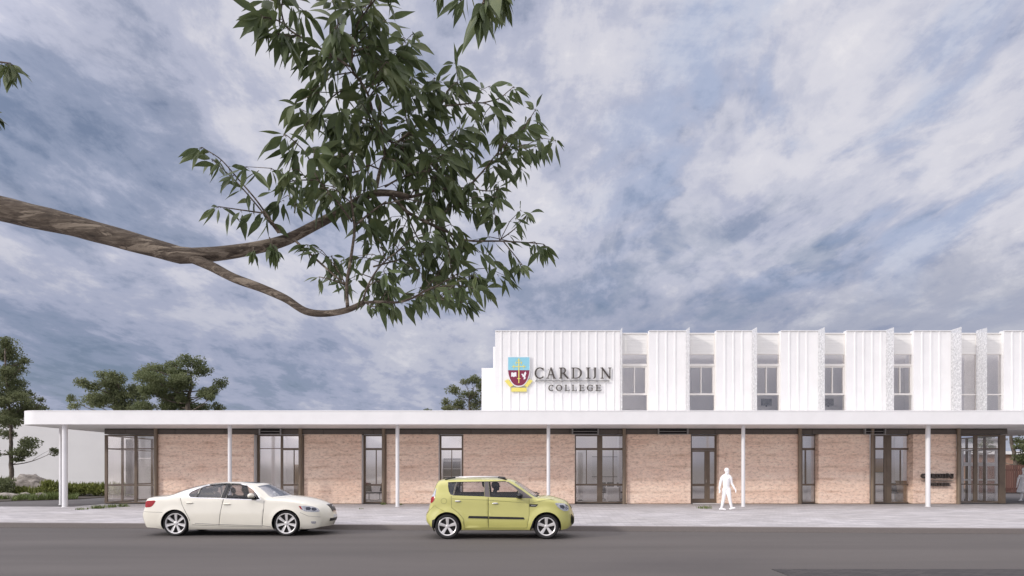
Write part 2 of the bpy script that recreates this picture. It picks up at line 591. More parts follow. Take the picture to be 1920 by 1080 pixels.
# rounder lumps, seen at about the same angular size all over the dome
n5 = wnoise(tcw.outputs['Generated'], 4.2, 9, 0.63, 0.25, (8.58, 18.64, 16.32), (1.0, 1.0, 1.9), R(0))
dens = wmath('ADD', wmath('ADD', wmath('MULTIPLY', n1, 0.30), wmath('MULTIPLY', n2, 0.26)), wmath('ADD', wmath('MULTIPLY', n5, 0.31), wmath('MULTIPLY', n3, 0.13)))
# the deck is thinner and brighter towards the right
dens = wmath('ADD', dens, wmath('MULTIPLY', dx, 0.075))
cloud = wramp(dens, [(0.395, srgb(122, 133, 160)), (0.445, srgb(152, 160, 184)), (0.495, srgb(182, 186, 206)), (0.545, srgb(210, 210, 221)), (0.61, srgb(236, 233, 236))])
# broken cloud towards the right: bright rims round openings of clear blue
n4 = wnoise(pv, 1.9, 6, 0.56, 0.5, (16.76, -14.04, -7.36), (1.25, 0.75, 1), R(-30))
right = wmath('MULTIPLY', wramp(dx, [(-0.12, 0.12), (0.30, 1.0)]), wramp(dz, [(0.12, 0.25), (0.36, 1.0)]))
cloud = wmix(wmath('MULTIPLY', wramp(n4, [(0.38, 0.0), (0.49, 0.45), (0.56, 0.0)]), right), cloud, srgb(224, 223, 231))
cloud = wmix(wmath('MULTIPLY', wramp(n4, [(0.50, 0.0), (0.64, 0.36)]), right), cloud, srgb(152, 178, 216))
# low band: heavier blue-grey cloud near the horizon
low = wramp(dz, [(0.02, 0.0), (0.06, 1.0), (0.16, 1.0), (0.30, 0.0)])
cloud = wmix(wmath('MULTIPLY', low, 0.55), cloud, wmix(1.0, cloud, (0.70, 0.74, 0.82), 'MULTIPLY'))
# brighter cloud round the sun (behind the camera, to the left)
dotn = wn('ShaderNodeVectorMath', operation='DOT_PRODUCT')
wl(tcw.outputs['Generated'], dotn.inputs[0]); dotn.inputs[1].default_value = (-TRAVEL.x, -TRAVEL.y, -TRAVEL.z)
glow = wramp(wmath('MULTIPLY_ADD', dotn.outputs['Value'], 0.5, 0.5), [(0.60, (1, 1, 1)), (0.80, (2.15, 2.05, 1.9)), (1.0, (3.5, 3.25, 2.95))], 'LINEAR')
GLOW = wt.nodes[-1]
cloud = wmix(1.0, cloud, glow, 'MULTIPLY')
# a heavy bank low on the right
bank = wramp(wmath('ADD', dz, wmath('MULTIPLY', wmath('SUBTRACT', n5, 0.5), 0.34)), [(0.12, 1.0), (0.20, 0.85), (0.285, 0.0)])
bank = wmath('MULTIPLY', bank, wramp(dx, [(0.0, 0.25), (0.28, 1.0)]))
cloud = wmix(wmath('MULTIPLY', bank, 0.52), cloud, srgb(120, 132, 160))
# an overcast dome is brighter overhead than near the horizon
cloud = wmix(1.0, cloud, wramp(dz, [(0.58, 1.0), (0.95, (2.1, 2.05, 1.95))], 'LINEAR'), 'MULTIPLY')
# below the horizon: dull ground tone
below = wramp(dz, [(0.0, 1.0), (0.012, 0.0)])
cloud = wmix(below, cloud, (0.22, 0.21, 0.20))
# open sky between the clouds comes from the sky texture
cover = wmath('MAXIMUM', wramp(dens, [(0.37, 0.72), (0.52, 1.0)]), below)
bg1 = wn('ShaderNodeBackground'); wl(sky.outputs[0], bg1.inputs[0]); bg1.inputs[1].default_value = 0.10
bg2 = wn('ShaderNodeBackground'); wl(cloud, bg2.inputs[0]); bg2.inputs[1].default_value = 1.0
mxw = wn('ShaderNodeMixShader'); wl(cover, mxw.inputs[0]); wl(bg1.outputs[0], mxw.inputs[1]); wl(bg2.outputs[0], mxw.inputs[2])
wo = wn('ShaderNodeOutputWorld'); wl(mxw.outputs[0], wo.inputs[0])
# ---------------------------------------------------------------- ground, road, pavement
def kerb_y(x): return 21.25 - 0.0681 * (x + 16.3)

def struct(name, mb, mat, **kw):
    o = mb.build(name, mat, **kw); o['kind'] = 'structure'; return o

struct('ground', MB().quad((-1500, -1500, -0.30), (1500, -1500, -0.30), (1500, 1500, -0.30), (-1500, 1500, -0.30)), M['ground'])
XL, XR = -120.0, 120.0
struct('road', MB().slab([(XL, 8.0), (XR, 8.0), (XR, kerb_y(XR) - 0.0), (XL, kerb_y(XL))], -0.5, -0.15), M['road'])
KT = 0.15                                     # kerb stone width
struct('kerb', MB().slab([(XL, kerb_y(XL) + .002), (XR, kerb_y(XR) + .002), (XR, kerb_y(XR) + KT), (XL, kerb_y(XL) + KT)], -0.5, 0.0), M['kerb'], bevel=0.015)
struct('pavement', MB().slab([(XL, kerb_y(XL) + KT + .002), (XR, kerb_y(XR) + KT + .002), (XR, 30.45), (24.8, 30.45), (24.8, 32.68), (-19.99, 32.68), (-19.99, 30.42), (XL, 30.42)], -0.5, 0.0), M['pave'])
struct('path', MB().slab([(XL, 30.425), (-19.995, 30.425), (-19.995, 39.99), (-24.59, 39.99), (-24.59, 37.5), (-26.99, 34.99), (XL, 33.79)], -0.5, -0.002), M['path'])
struct('garden_bed', MB().slab([(XL, 33.8), (-27.0, 35.0), (-24.6, 37.51), (-24.6, 40), (-20, 40), (-20, 51), (XL, 51)], -0.5, 0.03), M['soil'])
struct('forecourt', MB().slab([(24.805, 30.455), (XR, 30.455), (XR, 48.0), (24.805, 48.0)], -0.5, -0.004), M['path'])
struct('yard', MB().slab([(-19.99, 32.70), (24.8, 32.70), (24.8, 60), (-19.99, 60)], -0.5, -0.010), M['lot'])
struct('near_verge', MB().slab([(XL, -12), (XR, -12), (XR, 7.998), (XL, 7.998)], -0.5, -0.02), M['pave'])
struct('brick_path', MB().slab([(4.80, 8.3), (26, 8.3), (26, 12.33), (4.80, 12.33)], -0.152, -0.143), M['dark_brick'])

# ---------------------------------------------------------------- the college building
YW, YG = 32.70, 33.12                          # front of the earth walls, plane of the glass
BL = empty('college_building', (2.2, 32.7, 0), 'long white two-storey college building with rammed-earth ground floor and white canopy', 'building')
ZS, ZT = 3.70, 4.305                           # soffit and top of the canopy
ZE = PZ(814, YW)                               # top of the earth walls

# canopy: slab with a rounded front corner
YF, XCL, RC = 29.6, -22.15, 1.0
arc = [(XCL + RC - RC * math.cos(a), YF + RC - RC * math.sin(a)) for a in [R(90) * i / 14 for i in range(15)]]
XCR = 30.0
mb = MB(); mb.slab(arc + [(XCR, YF), (XCR, 40.0), (24.6, 40.0), (24.6, 33.0), (-19.97, 33.0), (-19.97, 40.0), (XCL, 40.0)], ZS, ZT)
canopy = mb.build('canopy', M['white_clad'], BL, smooth=True, angle=35)
mb = MB(); mb.slab([(x + (0.02 if i else 0), y) for i, (x, y) in enumerate([(a[0] - 0.012, a[1] - 0.012) for a in arc])] + [(XCR, YF - .012), (XCR, YF + 0.2), (XCL + RC, YF + 0.2), (XCL + 0.2, YF + RC), (XCL + .2, 40), (XCL - .012, 40)], ZT - 0.035, ZT + 0.012)
mb.build('coping', M['white_clad'], canopy)

# columns under the canopy edge
for px, Yc, r in ((431, 30.36, .088), (745.3, 30.36, .088), (1028.3, 30.36, .082), (1393.5, 30.36, .085), (1739.8, 30.36, .102), (121.7, 29.95, .112), (114.6, 31.9, .085)):
    m = MB(); x = PX(px, Yc)
    m.lathe([(0, 0.0), (r, 0.0), (r, ZS + .01)], (x, Yc, 0), n=24)
    c = m.build('column', M['white_col'], BL, smooth=True, angle=40)
    MB().lathe([(r + .002, 0.001), (r + .03, 0.001), (r + .03, 0.012), (r + .002, 0.012)], (x, Yc, 0), n=24).build('base_plate', M['white_col'], c)

# rammed-earth panels (photo columns at the wall front)
for a, b in ((296.5, 475.7), (570.3, 677.8), (724.6, 822.2), (868.7, 1077.8), (1176, 1295.3), (1348, 1496.7), (1535, 1630.8), (1712, 1793.5)):
    m = MB(); m.box(PX(a, YW), PX(b, YW), YW, YG + .12, 0.015, ZE - .002)
    o = m.build('earth_wall', M['earth'], BL, bevel=0.012)
# white linings on the left jambs
for a, b in ((475.7, 1), (677.8, 1), (822.2, 1)):
    x = PX(a, YW)
    MB().box(x + .002, x + .022, YW + .03, YG - .03, 0.02, ZE - .03).build('jamb_lining', M['white_wall'], BL)
# dark strip put in as the shadow line at the wall foot
MB().box(PX(197, YW), PX(1890, YW), YW + .05, YG + .1, 0.0, 0.012).build('dark_base', M['seam'], BL)

# fascia band under the soffit
fx0, fx1 = PX(196.6, YW), PX(1888, YW)
MB().box(fx0, fx1, YW - .02, YG + .12, ZE + .004, ZS - .001).build('soffit_trim', M['seam'], BL)
jx = [fx0] + [PX(p, YW - .05) for p in (234.6, 328, 421.7, 514, 606, 699.4, 791, 883, 975.5, 1067.6, 1159, 1250, 1341.5, 1432, 1523, 1614, 1704, 1795)] + [fx1]
for xa, xb in zip(jx[:-1], jx[1:]):
    MB().box(xa + .011, xb - .011, YW - .05, YW - .021, ZE, ZS - .045).build('fascia_panel', M['fascia_dark'], BL)
# louvred service boxes in the band
for a, b in ((485, 527), (1072.5, 1123), (1234, 1291), (1621.5, 1661.5)):
    m = MB(); x0, x1 = PX(a, YW - .2), PX(b, YW - .2); y0 = YW - .2; z0, z1 = PZ(814.5, y0), PZ(803, y0)
    m.box(x0, x0 + .06, y0, YW - .058, z0, z1); m.box(x1 - .06, x1, y0, YW - .058, z0, z1)
    m.box(x0 + .06, x1 - .06, y0 + .01, YW - .058, z0, z0 + .03); m.box(x0 + .06, x1 - .06, y0 + .01, YW - .058, (z0 + z1) / 2 - .012, (z0 + z1) / 2 + .012)
    v = m.build('vent_box', M['grey_metal'], BL)
    MB().box(x0 + .07, x1 - .07, y0 + .1, YW - .06, z0 + .04, z1).build('vent_slot', M['seam'], v)
# bronze round posts
for px in (292, 563.2, 719.2, 1170.2, 1500, 1635.8, 1797.6):
    Yp = YW - .02; m = MB(); m.lathe([(0, .0), (.088, .0), (.088, ZS - .002)], (PX(px, Yp - .08), Yp - .08, 0), n=20)
    m.build('post', M['bronze_post'], BL, smooth=True, angle=40)


# ground-floor glazing; numbers are photo columns / rows read at the glass plane
def glazing(a, b, vert, horiz, y0=815.5, y1=943.5, name='window', Y=YG, frame=M['bronze'], gl=M['glass'], fr=3.0, parent=None, panes=True, depth=.09):
    par = parent or BL
    m = MB()
    X = lambda p: PX(p, Y); Z = lambda q: PZ(q, Y)
    d0, d1 = Y - depth / 2, Y + depth / 2
    top, bot = Z(y0), max(0.012, Z(y1))
    m.box(X(a), X(a + fr), d0, d1, bot, top); m.box(X(b - fr), X(b), d0, d1, bot, top)
    e = .003
    m.box(X(a + fr), X(b - fr), d0 + e, d1 - e, top - .065, top)
    m.box(X(a + fr), X(b - fr), d0 + e, d1 - e, bot, bot + .07)
    for (p0, p1, q0, q1) in vert:
        m.box(X(p0), X(p1), d0 + 2 * e, d1 - 2 * e, Z(q1) if q1 else bot + .07, Z(q0) if q0 else top - .065)
    for (q0, q1, p0, p1) in horiz:
        m.box(X(p0) if p0 else X(a + fr), X(p1) if p1 else X(b - fr), d0 + 3 * e, d1 - 3 * e, Z(q1), Z(q0))
    w = m.build(name, frame, par, bevel=0.004)
    if panes:
        MB().box(X(a + fr / 2), X(b - fr / 2), Y - .004, Y + .004, bot + .03, top - .03).build('pane', gl, w)
    return w


TR, RL = (840.3, 843.6), (907.6, 910.6)
glazing(197, 296, [(252.5, 257.5, 0, 0)], [(840.6, 842.4, 0, 0), (908.8, 911, 0, 0)], fr=5, gl=M['glass_clear'])
glazing(482.8, 571, [(526.6, 531, 0, 0), (550.8, 552.2, 844, 908)], [(840.4, 841.8, 0, 527), (840.0, 844, 531, 0), (907.5, 911, 531, 0)], fr=4.5)
glazing(682, 726, [(704.7, 706.3, 844, 908)], [(840, 844, 0, 0), (907.5, 911, 0, 0)], fr=4)
glazing(824.8, 868.8, [(846.4, 847.8, 844, 0)], [(840, 844, 0, 0), (907.5, 911, 0, 0)], fr=3)
glazing(1078, 1177, [(1119.5, 1129.4, 0, 0), (1098.8, 1100.2, 844, 907), (1148.8, 1150.2, 844, 907)], [(840, 844, 0, 0), (907, 910.5, 0, 0)], fr=1.8)
glazing(1502, 1535.5, [(1509, 1511, 844, 907), (1527.6, 1530.5, 0, 0)], [(840, 844, 0, 0), (907, 910.5, 0, 0)], fr=2.2)
glazing(1639, 1712.5, [(1656.8, 1661, 0, 0), (1661.3, 1670.8, 0, 0), (1687.2, 1688.8, 844, 907)], [(840, 843.5, 0, 0), (907, 910, 0, 0)], fr=1.6)
glazing(1800, 1884, [(1825, 1832, 0, 0)], [(840.2, 842, 0, 0), (907.2, 909, 0, 0)], fr=1.6, y1=942.5, gl=M['glass_clear'])
MB().box(PX(1872.5, YG), PX(1884, YG), YG - .06, YG + .06, .012, PZ(815.5, YG) + .0).build('corner_post', M['bronze'], BL)
# door with a fixed side light
dr = glazing(1295, 1347.5, [(1340, 1344.6, 0, 0)], [(840, 844, 0, 0)], name='door_frame', fr=1.6, y1=943)
dm = MB(); X = lambda p: PX(p, YG); Z = lambda q: PZ(q, YG)
for p0, p1 in ((1296.8, 1298), (1320.8, 1325)): dm.box(X(p0), X(p1), YG - .035, YG + .035, .03, Z(844.2))
for q0, q1 in ((844.3, 847.2), (907, 911.6), (935, 941.4)): dm.box(X(1298), X(1320.8), YG - .03, YG + .03, Z(q1), Z(q0))
dl = dm.build('door_leaf', M['bronze'], dr)
MB().tube([(X(1323), YG - .09, Z(905)), (X(1323), YG - .09, Z(899))], .014, 8).box(X(1323) - .01, X(1323) + .01, YG - .09, YG - .035, Z(902.5), Z(901.8)).build('handle', M['chrome'], dl)
dm = MB()
for p0, p1 in ((1325.4, 1330.6), (1339.4, 1340)): dm.box(X(p0), X(p1), YG - .034, YG + .034, .03, Z(844.2))
for q0, q1 in ((844.3, 847.2), (907, 911.6), (935, 941.4)): dm.box(X(1330.6), X(1339.4), YG - .029, YG + .029, Z(q1), Z(q0))
dm.build('side_light', M['bronze'], dr)
MB().box(X(1295.5), X(1347), YG - .42, YG - .1, 0.004, .03).build('door_step', M['white_wall'], BL)

# end glazing of the left and right corners
for xa, nm in ((PX(199, YG), 'end_window'), (PX(1883, YG), 'end_window')):
    m = MB(); zt = PZ(815.5, YG)
    for ya in (YG + 1.35, YG + 2.7, YG + 4.2): m.box(xa - .045, xa + .045, ya, ya + .09, .012, zt)
    for za, zb in ((.012, .08), (PZ(911, YG), PZ(908.5, YG)), (PZ(842.4, YG), PZ(840.6, YG)), (zt - .065, zt)):
        m.box(xa - .04, xa + .04, YG + .05, YG + 4.29, za, zb)
    w = m.build(nm, M['bronze'], BL)
    MB().box(xa - .005, xa + .005, YG + .05, YG + 4.25, .05, zt - .03).build('pane', M['glass_clear'], w)

# interior shell: floor, slabs, rear wall, partitions; rear strip: added well lighting the rooms
YB = 38.2; YADDWELL = 34.3; UX0, UXR = PX(928, YW), 30.0
xi0, xi1 = PX(199, YG) + .06, PX(1883, YG) - .06
MB().box(xi0, xi1, YG + .06, YB, -.008, .006).build('interior_floor', M['interior_floor'], BL)
MB().box(xi0, UX0 + .19, YB, YB + .25, -.005, ZT - .02).build('rear_wall', M['interior_wall'], BL)
MB().box(UX0 + .2, PX(1790, YG) + .06, YB, YB + .25, -.005, ZS + .2).build('rear_wall', M['interior_wall'], BL)
YUB = 34.9
MB().box(UX0 + .202, UXR, YUB, YUB + .15, ZS + .432, 8.35).build('rear_wall', M['interior_wall'], BL)
MB().box(UX0 + .2, PX(1790, YG) + .06, YB, YB + .25, ZS + .201, ZT - .02).build('rear_wall', M['interior_wall'], BL)
MB().box(-19.97, UX0, YW + .31, YADDWELL, ZS - .02, ZS + .43).box(UX0 + .001, UXR, YW + .31, YUB + .15, ZS - .02, ZS + .43).build('floor_slab', M['interior_wall'], BL)
MB().box(xi0, xi1, YG + .1, YG + .16, PZ(815, YG) + .003, ZS - .022).build('head_panel', M['interior_wall'], BL)
for p in (302, 470, 640, 905, 1190, 1285, 1420, 1560, 1790):
    x = PX(p, YG); MB().box(x - .06, x + .06, YG + .17, YB - .002, .008, ZS - .024).build('partition', M['interior_wall'], BL)

# ---------------------------------------------------------------- upper storey
ZU = PZ(621, YW); ZUT = PZ(624, YW); YUG = YW + .20
panels = ((928.3, 1162.5), (1217, 1287), (1343, 1410.5), (1464, 1535), (1587, 1662), (1713, 1783.5), (1882, 2000))
seamlists = []
for a, b in panels:
    xa, xb = PX(a, YW), PX(b, YW)
    m = MB(); pts = [(xa, YW)]
    x = xa + (.30 if a < 1000 else .42)
    while x < xb - .18:
        pts += [(x - .042, YW), (x - .034, YW - .03), (x + .034, YW - .03), (x + .042, YW)]
        x += .424
    pts += [(xb, YW), (xb, YUG + .1), (xa, YUG + .1)]
    m.slab(pts, ZT - .35, ZU)
    pn = m.build('cladding_panel', M['white_clad'], BL)
    MB().box(xa - .004, xb + .004, YW - .055, YUG + .1, ZU + .001, ZU + .03).build('capping', M['white_clad'], pn)
# stepped side blocks at the left end
MB().box(PX(924.6, YW + .5), UX0 - .003, YW + .5, 35.05, ZT - .3, PZ(650, YW + .5)).build('side_block', M['white_wall'], BL)
MB().box(PX(903, YW + .9), PX(924.6, YW + .5) - .003, YW + .9, 35.05, ZT - .3, PZ(690, YW + .9)).build('side_block', M['white_wall'], BL)
# side wall, roof and floor of the upper storey
MB().box(UX0 + .002, UX0 + .2, YUG + .102, YUB + .15, ZT - .3, ZU - .01).build('side_wall', M['white_wall'], BL)
MB().box(UX0 + .22, UXR, YUG + .12, YUG + 1.05, ZUT - .45, ZUT - .1).build('roof_slab', M['interior_wall'], BL)
MB().box(xi0, -.9, YADDWELL + .002, YB - .002, ZS + .40, ZS + .42).box(UX0 + .22, UXR, YUG + 1.052, YUB - .002, ZUT - .14, ZUT - .12).box(UX0 + .22, PX(1790, YG), YUB + .152, YB - .002, ZS + .40, ZS + .42).build('added_skylight', M['glass_clear'], BL)  # unseen roof glazing, added to let daylight into the rooms
MB().box(XCL + .3, -.9, YW + .32, YADDWELL, ZS + .431, ZS + .5).build('lower_roof', M['white_wall'], BL)
for p in (1252, 1375, 1500, 1625, 1748):
    x = PX(p, YW); MB().box(x - .06, x + .06, YUG + .13, YUB - .002, ZT - .17, ZUT - .46).build('partition', M['interior_wall'], BL)


def upper_window(a, b, mid):
    Y = YUG; X = lambda p: PX(p, Y); Z = lambda q: PZ(q, Y)
    m = MB(); f0, f1 = Y - .06, Y + .06; zb, zt = ZT - .2, ZUT
    m.box(X(a), X(a) + .07, f0, f1, zb, zt); m.box(X(b) - .13, X(b), f0, f1, zb, zt)
    m.box(X(a) + .07, X(b) - .13, f0 + .003, f1, zt - .04, zt)
    m.box(X(a) + .07, X(b) - .13, f0 + .003, f1, Z(665.2), Z(663.4))
    if mid:
        m.box(X(a) + .07, X(b) - .13, f0 - .01, f1, Z(687), Z(682.6))
        m.box(X(a) + .07, X(b) - .13, f0 + .008, f1, Z(741), Z(737.6))
        m.box((X(a) + X(b)) / 2 - .05, (X(a) + X(b)) / 2 - .005, f0 + .012, f1 - .004, Z(737.6), Z(687))
        m.box(X(b) - .21, X(b) - .131, f0 + .014, f1 - .004, Z(737.5), Z(687.1))
        m.box(X(a) + .071, X(b) - .211, f0 + .016, f1 - .004, Z(689.4), Z(687.1))
    else:
        m.box(X(a) + .07, X(b) - .13, f0 + .003, f1, Z(741), Z(738.8))
    w = m.build('upper_window', M['cream_frame'], BL, bevel=.004)
    s = MB(); s.box(X(a) + .07, X(b) - .13, Y - .02, Y + .02, Z(663.4), zt - .04)
    q = 640.0
    for q in (638.5, 643, 647, 651, 655, 659): s.box(X(a) + .07, X(b) - .13, Y - .028, Y - .0205, Z(q) - .006, Z(q) + .006)
    s.box(X(a) + .07, X(b) - .13, Y - .034, Y - .0205, Z(625), Z(624.6) + .01)
    s.build('spandrel_panel', M['spandrel'], w)
    MB().box(X(a) + .05, X(b) - .1, Y - .004, Y + .004, zb, Z(664)).build('pane', M['glass'], w)
    return w


UW = ((1163.5, 1217.5, 1), (1287, 1343.5, 1), (1410.5, 1464.5, 1), (1535, 1587.5, 1), (1662, 1713.5, 1), (1783.5, 1834, 0), (1834.2, 1882.5, 0))
for a, b, mid in UW: upper_window(a, b, mid)
# translucent mottled screens standing out from the left edge of each window
for a, out in ((1163.2, .50), (1285.8, .66), (1409.6, .66), (1534, .66), (1661, .66), (1783, .74), (1834, .74)):
    x = PX(a, YW); y0 = YW - .02 if a != 1834 else YUG - .065
    MB().box(x - .012, x + .012, y0 - out, y0, ZT - .2, ZU + .05).build('screen_fin', M['fin'], BL)

# ---------------------------------------------------------------- furniture seen through the glass
def monitor(px, py, Y, label):
    r = empty('monitor', P(px, py, Y), label, 'monitor', 'monitors in the upper windows'); x, y, z = r.location
    MB().box(x - .27, x + .27, y - .015, y + .015, z + .1, z + .44).build('screen_frame', M['black_plastic'], r)
    MB().box(x - .25, x + .25, y - .019, y - .0152, z + .12, z + .42).build('screen', M['screen'], r)
    MB().box(x - .03, x + .03, y + .0, y + .03, z + .015, z + .1).box(x - .12, x + .12, y - .07, y + .09, z, z + .014).build('stand', M['black_plastic'], r)
    return r

def desk(x0, x1, y0, y1, z0, h, label, mat=M['timber'], name='desk', cat='desk'):
    r = empty(name, ((x0 + x1) / 2, (y0 + y1) / 2, z0), label, cat)
    MB().box(x0, x1, y0, y1, z0 + h - .04, z0 + h).build('table_top', mat, r, bevel=.005)
    for x in (x0 + .02, x1 - .06): MB().box(x, x + .04, y0 + .03, y1 - .03, z0, z0 + h - .041).build('side_panel', mat, r)
    MB().box(x0 + .061, x1 - .061, y0 + .05, y0 + .08, z0 + .03, z0 + h - .041).build('front_panel', mat, r)
    return r

UF = ZT - .17
desk(PX(1418, 34), PX(1462, 34), 33.9, 34.7, UF, .74, 'white desk behind the upper window with the larger left monitor', M['white_wall'])
desk(PX(1542, 34), PX(1584, 34), 33.9, 34.7, UF, .74, 'white desk behind the upper window fourth along the facade', M['white_wall'])
monitor(1437, 0, 34.2, 'monitor with grainy grey screen on desk, further left of the two upstairs').location.z = UF + .742
monitor(1553, 0, 34.2, 'monitor with grainy grey screen on desk, further right of the two upstairs').location.z = UF + .742

def office_chair(px, Y, z0, label, rz=0.0, group='dark chairs inside the ground-floor rooms', fl=True):
    x = PX(px, Y)
    r = empty('office_chair', (x, Y, z0), label, 'chair', group)
    MB().box(x - .23, x + .23, Y - .23, Y + .23, z0 + .43, z0 + .49).build('seat', M['black_plastic'], r, bevel=.02)
    MB().add([(x - .21, Y + .2, z0 + .52), (x + .21, Y + .2, z0 + .52), (x + .21, Y + .24, z0 + .52), (x - .21, Y + .24, z0 + .52),
              (x - .18, Y + .28, z0 + .98), (x + .18, Y + .28, z0 + .98), (x + .18, Y + .31, z0 + .98), (x - .18, Y + .31, z0 + .98)],
             [(0, 3, 2, 1), (4, 5, 6, 7), (0, 1, 5, 4), (1, 2, 6, 5), (2, 3, 7, 6), (3, 0, 4, 7)]).build('backrest', M['black_plastic'], r)
    m = MB(); m.tube([(x, Y, z0 + .08), (x, Y, z0 + .43)], .03, 8)
    for k in range(5):
        a = 2 * math.pi * k / 5; m.tube([(x, Y, z0 + .1), (x + .28 * math.cos(a), Y + .28 * math.sin(a), z0 + .035)], [.025, .018], 6)
    m.build('base', M['grey_metal'], r)
    r.rotation_euler.z = rz
    return r

GF = .007
desk(PX(1137, 35), PX(1163, 35), 34.7, 35.4, GF, .76, 'white meeting table behind the wide window beside the lime car', M['white_wall'], 'meeting_table', 'table')
office_chair(1131, 36.2, GF, 'dark chair behind the white meeting table, leftmost of its three', 0)
office_chair(1146, 36.4, GF, 'dark chair behind the white meeting table, middle of its three', 0)
office_chair(1168, 36.0, GF, 'dark chair at the right end of the white meeting table', 1.2)
office_chair(692, 35.0, GF, 'dark chair behind the narrow window right of the cream car, nearer the left jamb', .5)
office_chair(712, 35.2, GF, 'dark chair behind the narrow window right of the cream car, beside the bronze post', -.6)
desk(PX(1686, 34.6), PX(1704, 34.6), 34.5, 35.0, GF, 1.1, 'tall timber reception counter behind the window left of the entrance sign', M['timber'], 'counter', 'counter')
office_chair(1678, 34.9, GF, 'dark chair beside the timber reception counter', 2.2)
x0 = PX(1690, 35.2)
r = empty('pinboard', (x0 + .5, YB - .05, 1.6), 'pale timber board on the inner wall above the reception counter', 'board')
MB().box(x0, x0 + .9, YB - .045, YB - .003, 1.55, 2.3).build('board_panel', M['timber'], r)
MB().box(x0 - .03, x0 + .93, YB - .03, YB - .002, 1.52, 1.549).box(x0 - .03, x0 + .93, YB - .03, YB - .002, 2.301, 2.33).build('board_frame', M['bronze'], r)
for pa, pb, Yc, hc, mt, lab in ((1084, 1093, 35.6, 2.6, 'white_wall', 'tall white cupboard at the left of the meeting room window'),
                            (551, 562, 35.4, 1.95, 'timber', 'timber cupboard behind the right half of the window above the cream car'),
                            (1512, 1524, 35.8, 2.1, 'white_wall', 'white cupboard behind the narrow window right of the walking figure')):
    xa, xb = PX(pa, Yc), PX(pb, Yc); r = empty('cupboard', ((xa + xb) / 2, Yc, GF), lab, 'cupboard')
    MB().box(xa, xb, Yc, Yc + .5, GF + .08, GF + hc).build('carcass', M[mt], r, bevel=.006)
    MB().box(xa + .03, xb - .03, Yc + .04, Yc + .46, GF, GF + .079).build('dark_base', M['seam'], r)
    xm = (xa + xb) / 2
    for qa, qb in ((xa + .012, xm - .004), (xm + .004, xb - .012)): MB().box(qa, qb, Yc - .02, Yc - .001, GF + .10, GF + hc - .02).build('cupboard_door', M[mt], r)
x = PX(1140, YB); r = empty('whiteboard', (x, YB - .03, 1.5), 'whiteboard on the rear wall above the white meeting table', 'whiteboard')
MB().box(x - .9, x + .9, YB - .025, YB - .003, 1.3, 2.4).build('board_panel', M['white_col'], r)
MB().box(x - .93, x + .93, YB - .03, YB - .003, 1.26, 1.299).box(x - .93, x + .93, YB - .03, YB - .003, 2.401, 2.44).build('board_frame', M['grey_metal'], r)
# pale inner doors and shelving on the back walls
for p, lab in ((270, 'grey panelled inner door behind the left corner window'), (510, 'pale panelled inner door behind the window above the cream car')):
    x = PX(p, YB - .04); r = empty('inner_door', (x, YB - .04, 0), lab, 'door')
    MB().box(x - .46, x + .46, YB - .045, YB - .003, GF, 2.3).build('door_leaf', M['grey_metal'] if p < 400 else M['interior_wall'], r)
    MB().box(x - .53, x - .461, YB - .06, YB - .003, GF, 2.36).box(x + .461, x + .53, YB - .06, YB - .003, GF, 2.36).box(x - .461, x + .461, YB - .06, YB - .003, 2.301, 2.36).build('door_frame', M['white_wall'], r)
x = PX(847, 36); r = empty('bookshelf', (x, 36, GF), 'tall pale shelf unit behind the narrow window above the lime car', 'shelf')
m = MB()
for q in (-.5, 0, .5): m.box(x + q - .02, x + q + .02, 36, 36.35, GF, 2.3)
for k in range(6): m.box(x - .479, x - .021, 36.002, 36.348, GF + .03 + .42 * k, GF + .06 + .42 * k).box(x + .021, x + .479, 36.002, 36.348, GF + .03 + .42 * k, GF + .06 + .42 * k)
m.build('shelf_frame', M['white_wall'], r)
MB().box(x - .52, x + .52, 36.36, 36.38, GF, 2.3).build('back_panel', M['grey_metal'], r)
sr = empty('inner_screen', (PX(1835, 35.5), 35.5, 0), 'pale framed inner screen standing behind the glazed entrance corner', 'screen')
m = MB(); X5 = lambda p: PX(p, 35.5); Z5 = lambda q: PZ(q, 35.5)
for p in (1804, 1818, 1832, 1848, 1868): m.box(X5(p) - .05, X5(p) + .05, 35.45, 35.55, GF, Z5(846))
m.box(X5(1802), X5(1870), 35.447, 35.553, Z5(846), Z5(843)).build('screen_frame', M['white_wall'], sr)
MB().box(X5(1802), X5(1870), 35.40, 35.444, Z5(874), Z5(867)).build('shelf_beam', M['white_wall'], sr)
MB().box(X5(1802), X5(1870), 35.41, 35.443, Z5(901), Z5(898)).build('low_rail', M['white_wall'], sr)
# curtain in the left corner room
cx0, cx1, Yc = PX(236, 36.6), PX(250, 36.6), 36.6
m = MB(); n = 40; vs = []
for i in range(n + 1):
    x = cx0 + (cx1 - cx0) * i / n; y = Yc + .05 * math.sin(i * 1.3); vs += [(x, y, .35), (x, y, 3.35), (x, y + .012, .35), (x, y + .012, 3.35)]
fs = []
for i in range(n):
    a = 4 * i; fs += [(a, a + 4, a + 5, a + 1), (a + 2, a + 3, a + 7, a + 6), (a + 1, a + 5, a + 7, a + 3), (a, a + 2, a + 6, a + 4)]
m.add(vs, fs); tag(m.build('curtain', M['grey_metal'], None, smooth=True, angle=80), 'grey pleated curtain hanging inside the left corner window', 'curtain')


